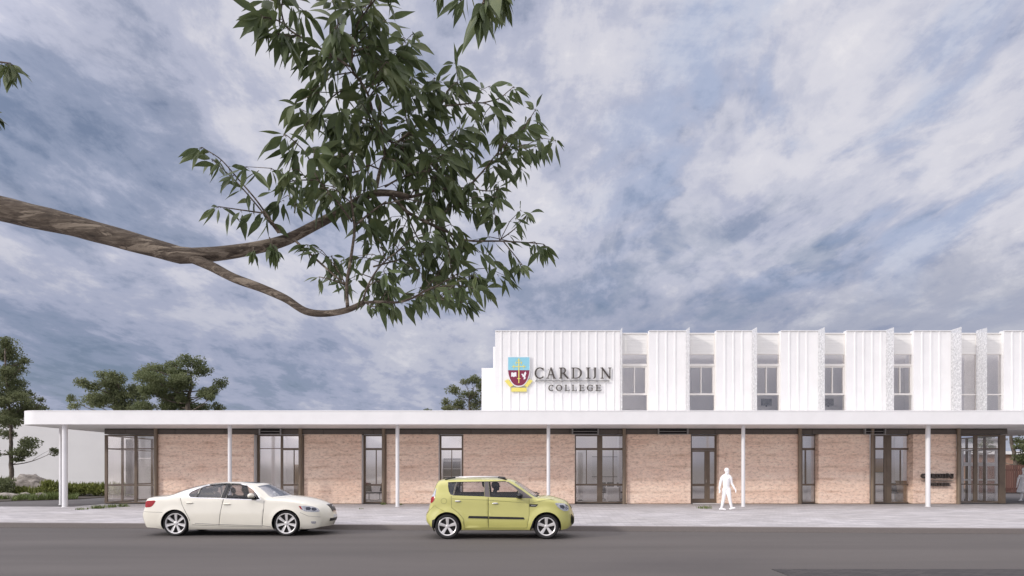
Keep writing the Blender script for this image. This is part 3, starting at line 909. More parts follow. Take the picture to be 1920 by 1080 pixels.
# ---------------------------------------------------------------- signs
def stroke_letters(text, xs, z0, z1, y, depth, th, seed=0):
    """Roman capitals drawn with thick and thin strokes; xs = (x0, x1) of each letter."""
    m = MB(); h = z1 - z0; k = [0]
    def bar(p, q, w):
        k[0] += 1
        e = .0009 * (k[0] % 7)
        p = Vector(p); q = Vector(q); d = (q - p).normalized(); nn = Vector((-d.y, d.x)) * (w / 2)
        pl = [p - nn, q - nn, q + nn, p + nn]
        m.prism([(v.x, v.y) for v in pl], y - e, y + depth - e)
    def arcs(cx, cz, rx, rz, a0, a1, wmax, wmin, n=18):
        k[0] += 1
        e = .0009 * (k[0] % 7)
        pts = []
        for i in range(n + 1):
            a = R(a0 + (a1 - a0) * i / n)
            w = wmin + (wmax - wmin) * abs(math.cos(a)) ** 1.5
            c, s_ = math.cos(a), math.sin(a)
            pts.append(((cx + (rx) * c, cz + (rz) * s_), (cx + (rx - w) * c, cz + (rz - w) * s_)))
        vs = []; fs = []
        for (o, i_) in pts:
            vs += [(o[0], y - e, o[1]), (i_[0], y - e, i_[1]), (o[0], y + depth - e, o[1]), (i_[0], y + depth - e, i_[1])]
        for i in range(n):
            a = 4 * i; b = a + 4
            fs += [(a, a + 1, b + 1, b), (a + 2, b + 2, b + 3, a + 3), (a, b, b + 2, a + 2), (a + 1, a + 3, b + 3, b + 1)]
        fs += [(0, 2, 3, 1), (4 * n, 4 * n + 1, 4 * n + 3, 4 * n + 2)]
        m.add(vs, fs)
    T, t = th, th * .62
    def serif(x, z, w): bar((x - w / 2, z), (x + w / 2, z), t * .75)
    for ch, (x0, x1) in zip(text, xs):
        w = x1 - x0; cx = (x0 + x1) / 2; zb, zt, zm = z0, z1, (z0 + z1) / 2
        s0, s1 = zb + t * .37, zt - t * .37
        if ch == 'C' or ch == 'G':
            arcs(x0 + w * .56, zm, w * .56, h * .52, 48, 312, T * 1.1, t)
            bar((x1 - w * .10, zt - h * .02), (x1 - w * .10, zt - h * .26), t * .8)
            if ch == 'C': bar((x1 - w * .10, zb + h * .06), (x1 - w * .10, zb + h * .24), t * .6)
            else:
                bar((x1 - w * .14, zb + h * .03), (x1 - w * .14, zm - h * .04), T); serif(x1 - w * .14, zm - h * .03, w * .34)
        elif ch == 'O':
            arcs(cx, zm, w / 2, h * .52, 0, 360, T * 1.1, t)
        elif ch == 'A':
            bar((x0 + w * .12, zb), (cx, zt), t); bar((x1 - w * .14, zb), (cx - t * .3, zt), T)
            bar((x0 + w * .28, zb + h * .34), (x1 - w * .28, zb + h * .34), t * .8); serif(x0 + w * .12, s0, w * .3); serif(x1 - w * .13, s0, w * .32)
        elif ch == 'R':
            bar((x0 + w * .2, zb), (x0 + w * .2, zt), T); arcs(x0 + w * .42, zt - h * .26, w * .32, h * .265, -90, 90, T, t * .8)
            bar((x0 + w * .2, zt - t * .4), (x0 + w * .45, zt - t * .4), t * .8); bar((x0 + w * .2, zm - h * .0), (x0 + w * .45, zm), t * .8)
            bar((x0 + w * .45, zm), (x1 - w * .04, zb), T); serif(x0 + w * .18, s0, w * .34); serif(x1 - w * .06, s0, w * .18); serif(x0 + w * .12, s1, w * .24)
        elif ch == 'D':
            bar((x0 + w * .17, zb), (x0 + w * .17, zt), T); arcs(x0 + w * .42, zm, w * .57, h * .5, -90, 90, T * 1.1, t * .8)
            bar((x0 + w * .0, zt - t * .4), (x0 + w * .44, zt - t * .4), t * .8); bar((x0, zb + t * .4), (x0 + w * .44, zb + t * .4), t * .8)
        elif ch == 'I':
            bar((cx, zb), (cx, zt), T); serif(cx, s0, w * .95); serif(cx, s1, w * .95)
        elif ch == 'J':
            bar((x1 - w * .38, zb + h * .1), (x1 - w * .38, zt), T); serif(x1 - w * .38, s1, w * .7)
            arcs(x0 + w * .1, zb + h * .16, w * .60, h * .2, -80, 0, T, t * .8, 8)
        elif ch == 'N':
            bar((x0 + w * .14, zb), (x0 + w * .14, zt), t); bar((x1 - w * .12, zb), (x1 - w * .12, zt), t); bar((x0 + w * .1, zt), (x1 - w * .12, zb), T)
            serif(x0 + w * .14, s0, w * .3); serif(x0 + w * .06, s1, w * .2); serif(x1 - w * .12, s1, w * .3)
        elif ch in 'LE':
            bar((x0 + w * .25, zb), (x0 + w * .25, zt), T); serif(x0 + w * .22, s1, w * .45); bar((x0, zb + t * .4), (x1, zb + t * .4), t * .8)
            bar((x1 - w * .05, zb), (x1 - w * .02, zb + h * .24), t * .7)
            if ch == 'E':
                bar((x0 + w * .1, zt - t * .4), (x1 - w * .1, zt - t * .4), t * .8); bar((x0 + w * .25, zm), (x1 - w * .2, zm), t * .8)
                bar((x1 - w * .12, zt), (x1 - w * .12, zt - h * .2), t * .7); bar((x1 - w * .22, zm - h * .09), (x1 - w * .22, zm + h * .09), t * .6)
    return m


YS = YW - .12                                  # face of the raised letters
sx = lambda u: PX(930 + u / 8.0, YS); sz = lambda v: PZ(650 + v / 8.0, YS)
SG = empty('college_sign', (sx(950), YS, sz(520)), 'large dark raised capitals and coloured school crest on the white upper wall', 'sign')
row1 = [(578, 722), (757, 897), (947, 1087), (1133, 1292), (1348, 1420), (1450, 1508), (1573, 1728)]
row2 = [(786, 864), (901, 995), (1031, 1106), (1138, 1211), (1248, 1328), (1363, 1457), (1493, 1580)]
stroke_letters('CARDIJN', [(sx(a), sx(b)) for a, b in row1], sz(477), sz(313), YS, .05, .074).build('name_lettering', M['letter'], SG)
stroke_letters('COLLEGE', [(sx(a), sx(b)) for a, b in row2], sz(664), sz(572), YS, .05, .050).build('second_lettering', M['letter'], SG)
MB().box(sx(586), sx(1704), YS, YS + .045, sz(518), sz(508)).build('rule', M['letter'], SG)
pins = MB()
for u in (600, 900, 1200, 1500, 1690): pins.box(sx(u) - .012, sx(u) + .012, YS + .044, YW - .002, sz(515), sz(511))
for a, b in row1 + row2:
    z = sz(395) if (a, b) in row1 else sz(618)
for (a, b), z in [(r_, sz(340)) for r_ in row1] + [(r_, sz(640)) for r_ in row2]:
    u = a + (b - a) * .22; pins.box(sx(u) - .01, sx(u) + .01, YS + .046, YW - .002, z - .01, z + .01)
pins.build('fixing_pin', M['letter'], SG)

def curve_shield(grow):
    pts = [(182 - grow, 158 - grow), (182 - grow, 352)]
    for i in range(1, 11):
        t = i / 10.0; a = R(90 * t)
        pts.append((342 - (160 + grow) * math.cos(a) ** .82 if t < 1 else 342, 352 + (233 + grow * 1.5) * math.sin(a) ** 1.25))
    L = pts
    Rr = [(684 - u, v) for u, v in reversed(L[:-1])]
    return [(sx(u), sz(v)) for u, v in L + Rr]       # left side down, right side up
YC = YS - .0
crest = MB().prism(curve_shield(11), YC + .02, YC + .08).build('crest', M['crest_white'], SG)
MB().prism([(sx(182), sz(352)), (sx(502), sz(352)), (sx(502), sz(158)), (sx(182), sz(158))], YC + .012, YC + .02 - .001).build('upper_field', M['crest_blue'], crest)
low_poly = [p for p in curve_shield(0) if p[1] <= sz(352) + 1e-6]
MB().prism(low_poly, YC + .012, YC + .02 - .001).build('lower_field', M['crest_red'], crest)
g = MB(); yb = [0]
def gbar(u0, v0, u1, v1):
    yb[0] += 1; e = .0008 * yb[0]
    g.box(sx(u0), sx(u1), YC + .0105 - .012 + e * .5, YC + .0118, sz(v1), sz(v0))
gbar(335, 176, 350, 545); gbar(316, 198, 368, 206); gbar(292, 236, 392, 244); gbar(240, 293, 446, 304); gbar(262, 272, 271, 328); gbar(413, 272, 422, 328)
gbar(298, 218, 306, 266); gbar(378, 218, 386, 266); gbar(318, 472, 367, 483)
g.build('cross', M['crest_gold'], crest)
bk = MB().prism([(sx(u), sz(v)) for u, v in ((228, 452), (248, 446), (266, 456), (286, 444), (306, 450), (306, 388), (286, 382), (266, 394), (246, 384), (228, 390))], YC + .005, YC + .0115)
bk.build('book', M['crest_white'], crest)
dv = MB().prism([(sx(u), sz(v)) for u, v in ((412, 492), (436, 486), (448, 466), (436, 456), (444, 430), (454, 400), (446, 374), (432, 380), (420, 402), (412, 424), (396, 404), (380, 408), (384, 420), (394, 432), (400, 452), (420, 462))], YC + .005, YC + .0115)
dv.build('dove', M['crest_white'], crest)
MB().prism([(sx(u), sz(v)) for u, v in ((130, 512), (212, 606), (262, 582), (182, 486))], YC + .03, YC + .08).build('ribbon', M['crest_gold'], crest)
MB().prism([(sx(u), sz(v)) for u, v in ((422, 582), (470, 606), (552, 510), (502, 488))], YC + .03, YC + .08).build('ribbon', M['crest_gold'], crest)
MB().box(sx(230), sx(460), YC + .02, YC + .08, sz(672), sz(614)).build('ribbon', M['crest_gold'], crest)
MB().box(sx(260), sx(420), YC + .081, YW - .002, sz(560), sz(200)).build('bracket', M['grey_metal'], crest)

# smaller entrance sign on the earth wall by the glazed corner
YE = YW - .17
ex = lambda u: PX(1600 + u / 5.4, YE); ez = lambda v: PZ(760 + v / 5.4, YE)
SE = empty('entrance_sign', (ex(862), YE, ez(760)), 'small chunky dark raised capitals on the earth wall left of the glazed entrance', 'sign')
rw1 = [(700, 748), (752, 790), (794, 840), (844, 890), (894, 916), (919, 944), (950, 1020)]
rw2 = [(760, 792), (796, 830), (834, 860), (864, 890), (894, 922), (926, 958), (960, 986)]
stroke_letters('CARDIJN', [(ex(a), ex(b)) for a, b in rw1], ez(738), ez(692), YE, .165, .062).build('name_lettering', M['letter'], SE)
stroke_letters('COLLEGE', [(ex(a), ex(b)) for a, b in rw2], ez(818), ez(785), YE, .165, .050).build('second_lettering', M['letter'], SE)
MB().box(ex(708), ex(1018), YE, YE + .165, ez(767), ez(762)).build('rule', M['letter'], SE)

# ---------------------------------------------------------------- neighbours
WB = empty('white_hall', (-45, 55, 0), 'plain pale flat-roofed building behind the garden at far left', 'building')
MB().box(PX(-260, 55), PX(243, 55), 55, 70, -.01, PZ(780.5, 55)).build('wall', M['far_wall'], WB)
MB().box(PX(-262, 55), PX(245, 55), 54.9, 70.1, PZ(780.4, 55), PZ(778, 55)).build('roof_edge', M['white_clad'], WB)
FN = empty('slat_fence', (36, 47, 0), 'rust-red vertical slat fence beyond the glazed entrance', 'fence')
m = MB(); Yf = 47.0; x = PX(1815, Yf); xe = PX(2060, Yf)
while x < xe:
    m.box(x, x + .105, Yf, Yf + .03, .06, PZ(872, Yf)); x += .15
m.build('slat_panel', M['fence_red'], FN)
MB().box(PX(1815, Yf), xe, Yf + .031, Yf + .08, .3, .4).box(PX(1815, Yf), xe, Yf + .031, Yf + .08, 1.6, 1.7).build('rail', M['seam'], FN)
MB().box(PX(1815, Yf), xe, Yf - .01, Yf + .1, 0.0, .06).build('base_rail', M['seam'], FN)
TB = empty('brick_house', (45, 62, 0), 'terracotta brick house behind the red slat fence', 'house')
MB().box(PX(1800, 60), PX(2100, 60), 60, 68, -.01, PZ(852, 60)).build('wall', M['terracotta'], TB)
MB().box(PX(1795, 60), PX(2105, 60), 59.6, 68.4, PZ(851.9, 60), PZ(846, 60)).build('roof', M['white_clad'], TB)
WB2 = empty('grey_shed', (40, 75, 0), 'pale shed with vertical cladding beyond the entrance glass', 'shed')
MB().box(PX(1700, 75), PX(1882, 75), 75, 84, -.01, PZ(826, 75)).build('wall', M['far_wall'], WB2)
MB().box(PX(1695, 75), PX(1885, 75), 74.6, 84.4, PZ(825.9, 75), PZ(822, 75)).build('roof', M['grey_metal'], WB2)
# ---------------------------------------------------------------- cars
def catmull(ctrl, per=8):
    """ctrl: tuples of equal length; returns (param, values) samples."""
    n = len(ctrl); out = []
    for i in range(n - 1):
        p0, p1, p2, p3 = ctrl[max(0, i - 1)], ctrl[i], ctrl[i + 1], ctrl[min(n - 1, i + 2)]
        for k in range(per):
            t = k / per
            out.append((i + t, tuple(0.5 * (2 * b + (c - a) * t + (2 * a - 5 * b + 4 * c - d) * t * t + (-a + 3 * b - 3 * c + d) * t ** 3)
                                     for a, b, c, d in zip(p0, p1, p2, p3))))
    out.append((n - 1.0, tuple(ctrl[-1])))
    return out


def smooth_table(tab):
    """piecewise cubic (Hermite, finite-difference slopes) lookup"""
    xs = [a for a, _ in tab]; ys = [b for _, b in tab]; n = len(xs)
    ms = []
    for i in range(n):
        if i == 0: ms.append((ys[1] - ys[0]) / (xs[1] - xs[0]))
        elif i == n - 1: ms.append((ys[-1] - ys[-2]) / (xs[-1] - xs[-2]))
        else:
            a = (ys[i] - ys[i - 1]) / (xs[i] - xs[i - 1]); b = (ys[i + 1] - ys[i]) / (xs[i + 1] - xs[i])
            ms.append(0.0 if a * b <= 0 else 2 * a * b / (a + b))
    def f(x):
        if x <= xs[0]: return ys[0]
        if x >= xs[-1]: return ys[-1]
        for i in range(n - 1):
            if x <= xs[i + 1]:
                h = xs[i + 1] - xs[i]; t = (x - xs[i]) / h
                return (2 * t ** 3 - 3 * t * t + 1) * ys[i] + (t ** 3 - 2 * t * t + t) * h * ms[i] + (-2 * t ** 3 + 3 * t * t) * ys[i + 1] + (t ** 3 - t * t) * h * ms[i + 1]
    return f


def in_poly(x, z, poly):
    c = False; n = len(poly); j = n - 1
    for i in range(n):
        xi, zi = poly[i]; xj, zj = poly[j]
        if (zi > z) != (zj > z) and x < (xj - xi) * (z - zi) / (zj - zi) + xi: c = not c
        j = i
    return c


def seg_d(px, pz, a, b):
    dx, dz = b[0] - a[0], b[1] - a[1]
    L = dx * dx + dz * dz
    t = 0 if L < 1e-12 else max(0, min(1, ((px - a[0]) * dx + (pz - a[1]) * dz) / L))
    return math.hypot(px - a[0] - t * dx, pz - a[1] - t * dz)


def resample(pts, step, closed=True):
    out = []; n = len(pts)
    for i in range(n if closed else n - 1):
        a = pts[i]; b = pts[(i + 1) % n]
        k = max(1, int(round(math.hypot(b[0] - a[0], b[1] - a[1]) / step)))
        for q in range(k): out.append((a[0] + (b[0] - a[0]) * q / k, a[1] + (b[1] - a[1]) * q / k))
    if not closed: out.append(tuple(pts[-1]))
    return out


def rounded(pts, passes=2):
    for _ in range(passes):                       # corner cutting
        q = []
        for i in range(len(pts)):
            a = pts[i]; b = pts[(i + 1) % len(pts)]
            q += [(a[0] * .82 + b[0] * .18, a[1] * .82 + b[1] * .18), (a[0] * .18 + b[0] * .82, a[1] * .18 + b[1] * .82)]
        pts = q
    return pts


class Car:
    def __init__(s, spec):
        s.sp = spec
        s.top = catmull(spec['top'], 7)
        s.topxz = [(v[0], v[1]) for _, v in s.top]
        s.V = smooth_table(spec['vert']); s.Hh = smooth_table(spec['plan'])
        s.rr = spec.get('round', 0.075)
        fx, rx, wz, ar = spec['fx'], spec['rx'], spec['wz'], spec['arch']
        bz = spec['sill']
        # lower edge from front to rear, with the arches
        def arch(cx):
            a0 = math.asin(max(-1, min(1, (bz - wz) / ar)))
            return [(cx + ar * math.cos(a), wz + ar * math.sin(a)) for a in [a0 + (math.pi - 2 * a0) * i / 26 for i in range(27)]]
        s.bottom = list(spec['front_low']) + arch(fx) + arch(rx) + list(spec['rear_low'])
        s.outline = resample(s.topxz, 0.05, False) if False else s.topxz + resample(s.bottom, 0.06, False)

    def half(s, x, z):
        w = s.V(z) + s.Hh(x) * s.sp.get('planfade', lambda z: 1.0)(z)
        sp = s.sp
        if 'flare' in sp:
            for cx in (sp['fx'], sp['rx']):
                r = math.hypot(x - cx, z - sp['wz']); a, b, h = sp['flare']
                if r < b and z > sp['wz'] - .1:
                    t = max(0, (r - a) / (b - a)); w += h * (1 - t * t * (3 - 2 * t))
        return w

    def side(s, x, z, off=0.0):
        d = 1e9
        for i in range(len(s.topxz) - 1):
            a = s.topxz[i]
            if abs(a[0] - x) > .4 or abs(a[1] - z) > .4: continue
            d = min(d, seg_d(x, z, a, s.topxz[i + 1]))
        y = s.half(x, z)
        if d < s.rr: y -= s.rr * .8 * (1 - math.sqrt(max(0, 1 - (1 - d / s.rr) ** 2)))
        return y + off

    def tri(s, regions, cuts, step):
        """CDT of the whole side; regions: list of (name, polygon); returns name -> list of triangles (2-D)"""
        pts = []; edges = []
        def loop(poly, closed=True):
            n0 = len(pts); pts.extend(Vector(p) for p in poly)
            m = len(poly)
            edges.extend((n0 + i, n0 + (i + 1) % m) for i in range(m if closed else m - 1))
        loop(s.outline)
        for _, poly in regions: loop(poly)
        # rounded-edge rings
        for q in (0.2, 0.5, 0.85):
            for i in range(0, len(s.topxz) - 1):
                a, b = s.topxz[i], s.topxz[i + 1]
                dx, dz = b[0] - a[0], b[1] - a[1]; L = math.hypot(dx, dz)
                if L < 1e-6: continue
                p = ((a[0] + b[0]) / 2 + dz / L * s.rr * q, (a[1] + b[1]) / 2 - dx / L * s.rr * q)
                if in_poly(p[0], p[1], s.outline): pts.append(Vector(p))
        x0, x1 = min(p[0] for p in s.outline), max(p[0] for p in s.outline)
        z0, z1 = min(p[1] for p in s.outline), max(p[1] for p in s.outline)
        segs = [(s.outline[i], s.outline[(i + 1) % len(s.outline)]) for i in range(len(s.outline))]
        z = z0 + step / 2; r = 0
        while z < z1:
            x = x0 + (step / 2 if r % 2 else 0)
            while x < x1:
                if in_poly(x, z, s.outline) and all(abs(a[0] - x) > .2 or seg_d(x, z, a, b) > step * .45 for a, b in segs):
                    pts.append(Vector((x, z)))
                x += step
            z += step; r += 1
        v, e, f, *_ = delaunay_2d_cdt(pts, edges, [], 0, 1e-5)
        res = {}
        for t in f:
            cx = sum(v[i].x for i in t) / len(t); cz = sum(v[i].y for i in t) / len(t)
            if not in_poly(cx, cz, s.outline): continue
            nm = 'body'
            for name, poly in regions:
                if in_poly(cx, cz, poly): nm = name; break
            res.setdefault(nm, []).append([(v[i].x, v[i].y) for i in t])
        return res

    def put(s, mb, tris, sgn, off=0.0):
        cache = {}
        for t in tris:
            ids = []
            for p in t:
                k = (round(p[0], 5), round(p[1], 5))
                if k not in cache:
                    cache[k] = len(mb.v); mb.v.append((p[0], sgn * s.side(p[0], p[1], off), p[1]))
                ids.append(cache[k])
            a, b, c = t[0], t[1], t[2]
            ccw = (b[0] - a[0]) * (c[1] - a[1]) - (b[1] - a[1]) * (c[0] - a[0]) > 0
            if (sgn < 0) != ccw: ids.reverse()       # outward faces
            mb.f.append(tuple(ids))

    def strip_pt(s, par, t, off=0.0):
        n = len(s.top); per = 7
        q = min(n - 1.0001, max(0, par * per)); i = int(q); w = q - i
        a, b = s.top[i][1], s.top[i + 1][1]
        x, z, bx, cz = (a[k] * (1 - w) + b[k] * w for k in range(4))
        y = s.side(x, z)
        k = 1 - abs(t) ** 2.2
        p = Vector((x + bx * k, y * t, z + cz * k))
        if off:
            e = .02
            u = s.strip_pt(par + e if par + e < len(s.sp['top']) - 1 else par, t) - s.strip_pt(par - e, t)
            w_ = s.strip_pt(par, min(1, t + e)) - s.strip_pt(par, max(-1, t - e))
            nn = w_.cross(u) * -1
            nn = u.cross(w_)
            nn.normalize()
            c = Vector((0, 0, .7))
            if nn.dot(p - c) < 0: nn = -nn
            p = p + nn * off
        return p

    def ribbon(s, mb, pl, w, off, sgn, closed=False):
        pl = resample(pl, .04, closed)
        n = len(pl); L = []
        for i in range(n):
            a = pl[i - 1] if (i or closed) else pl[i]; b = pl[(i + 1) % n] if (i < n - 1 or closed) else pl[i]
            dx, dz = b[0] - a[0], b[1] - a[1]; q = math.hypot(dx, dz) or 1
            nx, nz = -dz / q * w / 2, dx / q * w / 2
            x, z = pl[i]
            L.append(((x + nx, z + nz), (x - nx, z - nz)))
        n0 = len(mb.v)
        for a, b in L:
            for p in (a, b): mb.v.append((p[0], sgn * s.side(p[0], p[1], off), p[1]))
            for p in (a, b): mb.v.append((p[0], sgn * s.side(p[0], p[1], -.012), p[1]))
        for i in range(n if closed else n - 1):
            a = n0 + 4 * i; b = n0 + 4 * ((i + 1) % n)
            for fc in ((a, b, b + 1, a + 1), (a, a + 2, b + 2, b), (a + 1, b + 1, b + 3, a + 3)):
                mb.f.append(fc)

    def patch(s, mb, poly, off, sgn, step=.035, skirt=True):
        poly = resample(poly, step)
        pts = [Vector(p) for p in poly]; m = len(pts); edges = [(i, (i + 1) % m) for i in range(m)]
        x0, x1 = min(p[0] for p in poly), max(p[0] for p in poly); z0, z1 = min(p[1] for p in poly), max(p[1] for p in poly)
        z = z0 + step / 2
        while z < z1:
            x = x0 + step / 2
            while x < x1:
                if in_poly(x, z, poly) and all(seg_d(x, z, poly[i], poly[(i + 1) % m]) > step * .4 for i in range(m)): pts.append(Vector((x, z)))
                x += step
            z += step
        v, e, f, *_ = delaunay_2d_cdt(pts, edges, [], 0, 1e-5)
        tris = []
        for t in f:
            cx = sum(v[i].x for i in t) / 3; cz = sum(v[i].y for i in t) / 3
            if in_poly(cx, cz, poly): tris.append([(v[i].x, v[i].y) for i in t])
        s.put(mb, tris, sgn, off)
        if skirt:
            n0 = len(mb.v)
            for x, z in poly: mb.v += [(x, sgn * s.side(x, z, off), z), (x, sgn * s.side(x, z, -.01), z)]
            for i in range(m):
                a = n0 + 2 * i; b = n0 + 2 * ((i + 1) % m); mb.f.append((a, b, b + 1, a + 1))

    def strip_patch(s, mb, p0, p1, t0, t1, off, ns=8, nt=12):
        n0 = len(mb.v)
        for i in range(ns + 1):
            for j in range(nt + 1):
                mb.v.append(tuple(s.strip_pt(p0 + (p1 - p0) * i / ns, t0 + (t1 - t0) * j / nt, off)))
        for i in range(ns):
            for j in range(nt):
                a = n0 + i * (nt + 1) + j; mb.f.append((a, a + 1, a + nt + 2, a + nt + 1))
        # rim back to the body
        ring = [(0, j) for j in range(nt)] + [(i, nt) for i in range(ns)] + [(ns, j) for j in range(nt, 0, -1)] + [(i, 0) for i in range(ns, 0, -1)]
        n1 = len(mb.v)
        for i, j in ring:
            mb.v.append(mb.v[n0 + i * (nt + 1) + j]); mb.v.append(tuple(s.strip_pt(p0 + (p1 - p0) * i / ns, t0 + (t1 - t0) * j / nt, -.01)))
        for k in range(len(ring)):
            a = n1 + 2 * k; b = n1 + 2 * ((k + 1) % len(ring)); mb.f.append((a, b, b + 1, a + 1))


def make_wheel(parent, cx, yc, wz, r, rim, spokes, sgn, twin):
    """wheel facing sgn along y; yc = outer face"""
    w = .215
    y = lambda d: yc - sgn * d
    m = MB()
    m.lathe([(0, y(.085)), (rim - .02, y(.085)), (rim - .015, y(.16)), (rim - .02, y(.2)), (0, y(.2))], (cx, 0, wz), 'y', 32)
    hub = m.build('wheel', M['brake'], parent, smooth=True, angle=40)
    m = MB()
    prof = [(rim - .004, y(.012)), (rim + .012, y(.004)), (rim + (r - rim) * .55, y(-.012)), (r - .022, y(.0)), (r - .006, y(.02)), (r, y(.05)), (r, y(w - .05)), (r - .012, y(w - .012)), (rim + .02, y(w)), (rim - .004, y(w - .02))]
    m.lathe(prof, (cx, 0, wz), 'y', 48)
    m.build('tyre', M['tyre'], hub, smooth=True, angle=60)
    m = MB()
    m.lathe([(rim - .028, y(.05)), (rim - .026, y(.016)), (rim - .006, y(.004)), (rim + .004, y(.010)), (rim - .002, y(.05)), (rim - .004, y(.15))], (cx, 0, wz), 'y', 48)
    hr = .058
    m.lathe([(0, y(.022)), (hr * .55, y(.022)), (hr * .7, y(.03)), (hr, y(.034)), (hr, y(.07))], (cx, 0, wz), 'y', 24)
    for k in range(spokes):
        a = math.pi / 2 + 2 * math.pi * k / spokes + (0.0 if twin else .0)
        ca, sa = math.cos(a), math.sin(a)
        def pt(rad, off, d): return (cx + ca * rad - sa * off, y(d), wz + sa * rad + ca * off)
        w0, w1 = (.024, .046) if twin else (.030, .050)
        r0, r1 = hr * .8, rim - .012
        sect = []
        for rad, ww, d in ((r0, w0, .034), ((r0 + r1) * .5, (w0 + w1) * .5, .022), (r1, w1, .012)):
            sect.append([pt(rad, -ww, d + .014), pt(rad, -ww * .72, d), pt(rad, 0, d + (.008 if twin else -.002)), pt(rad, ww * .72, d), pt(rad, ww, d + .014), pt(rad, ww * .8, d + .05), pt(rad, -ww * .8, d + .05)])
        vs = [p for q in sect for p in q]; fs = []
        for i in range(2):
            for j in range(7):
                b = (j + 1) % 7; fs.append((i * 7 + j, i * 7 + b, (i + 1) * 7 + b, (i + 1) * 7 + j))
        m.add(vs, fs)
    # wheel bolts
    for k in range(5):
        a = 2 * math.pi * k / 5 + .3
        m.lathe([(0, y(.026)), (.009, y(.026)), (.009, y(.04))], (cx + .036 * math.cos(a), 0, wz + .036 * math.sin(a)), 'y', 8)
    m.build('rim', M['alloy'], hub, smooth=True, angle=35, fixn=True)
    return hub


def make_seat(parent, x, y, z, mat, w=.25, back=.62, tilt=.22):
    m = MB(); n = 6
    m.ball((x + .02, y, z + .06), .27, w, .10, 14, 8)
    b = Matrix.Rotation(-tilt, 3, 'Y')
    m.ball((x - .27, y, z + .38), .085, w * .95, back * .56, 14, 10, rot=b)
    m.ball((x - .27 - .11, y, z + .38 + back * .56 + .08), .055, .13, .095, 12, 8, rot=b)
    m.tube([(x - .36, y - .05, z + .66), (x - .375, y - .05, z + .80)], .008, 6).tube([(x - .36, y + .05, z + .66), (x - .375, y + .05, z + .80)], .008, 6)
    return m.build('car_seat', mat, parent, smooth=True)


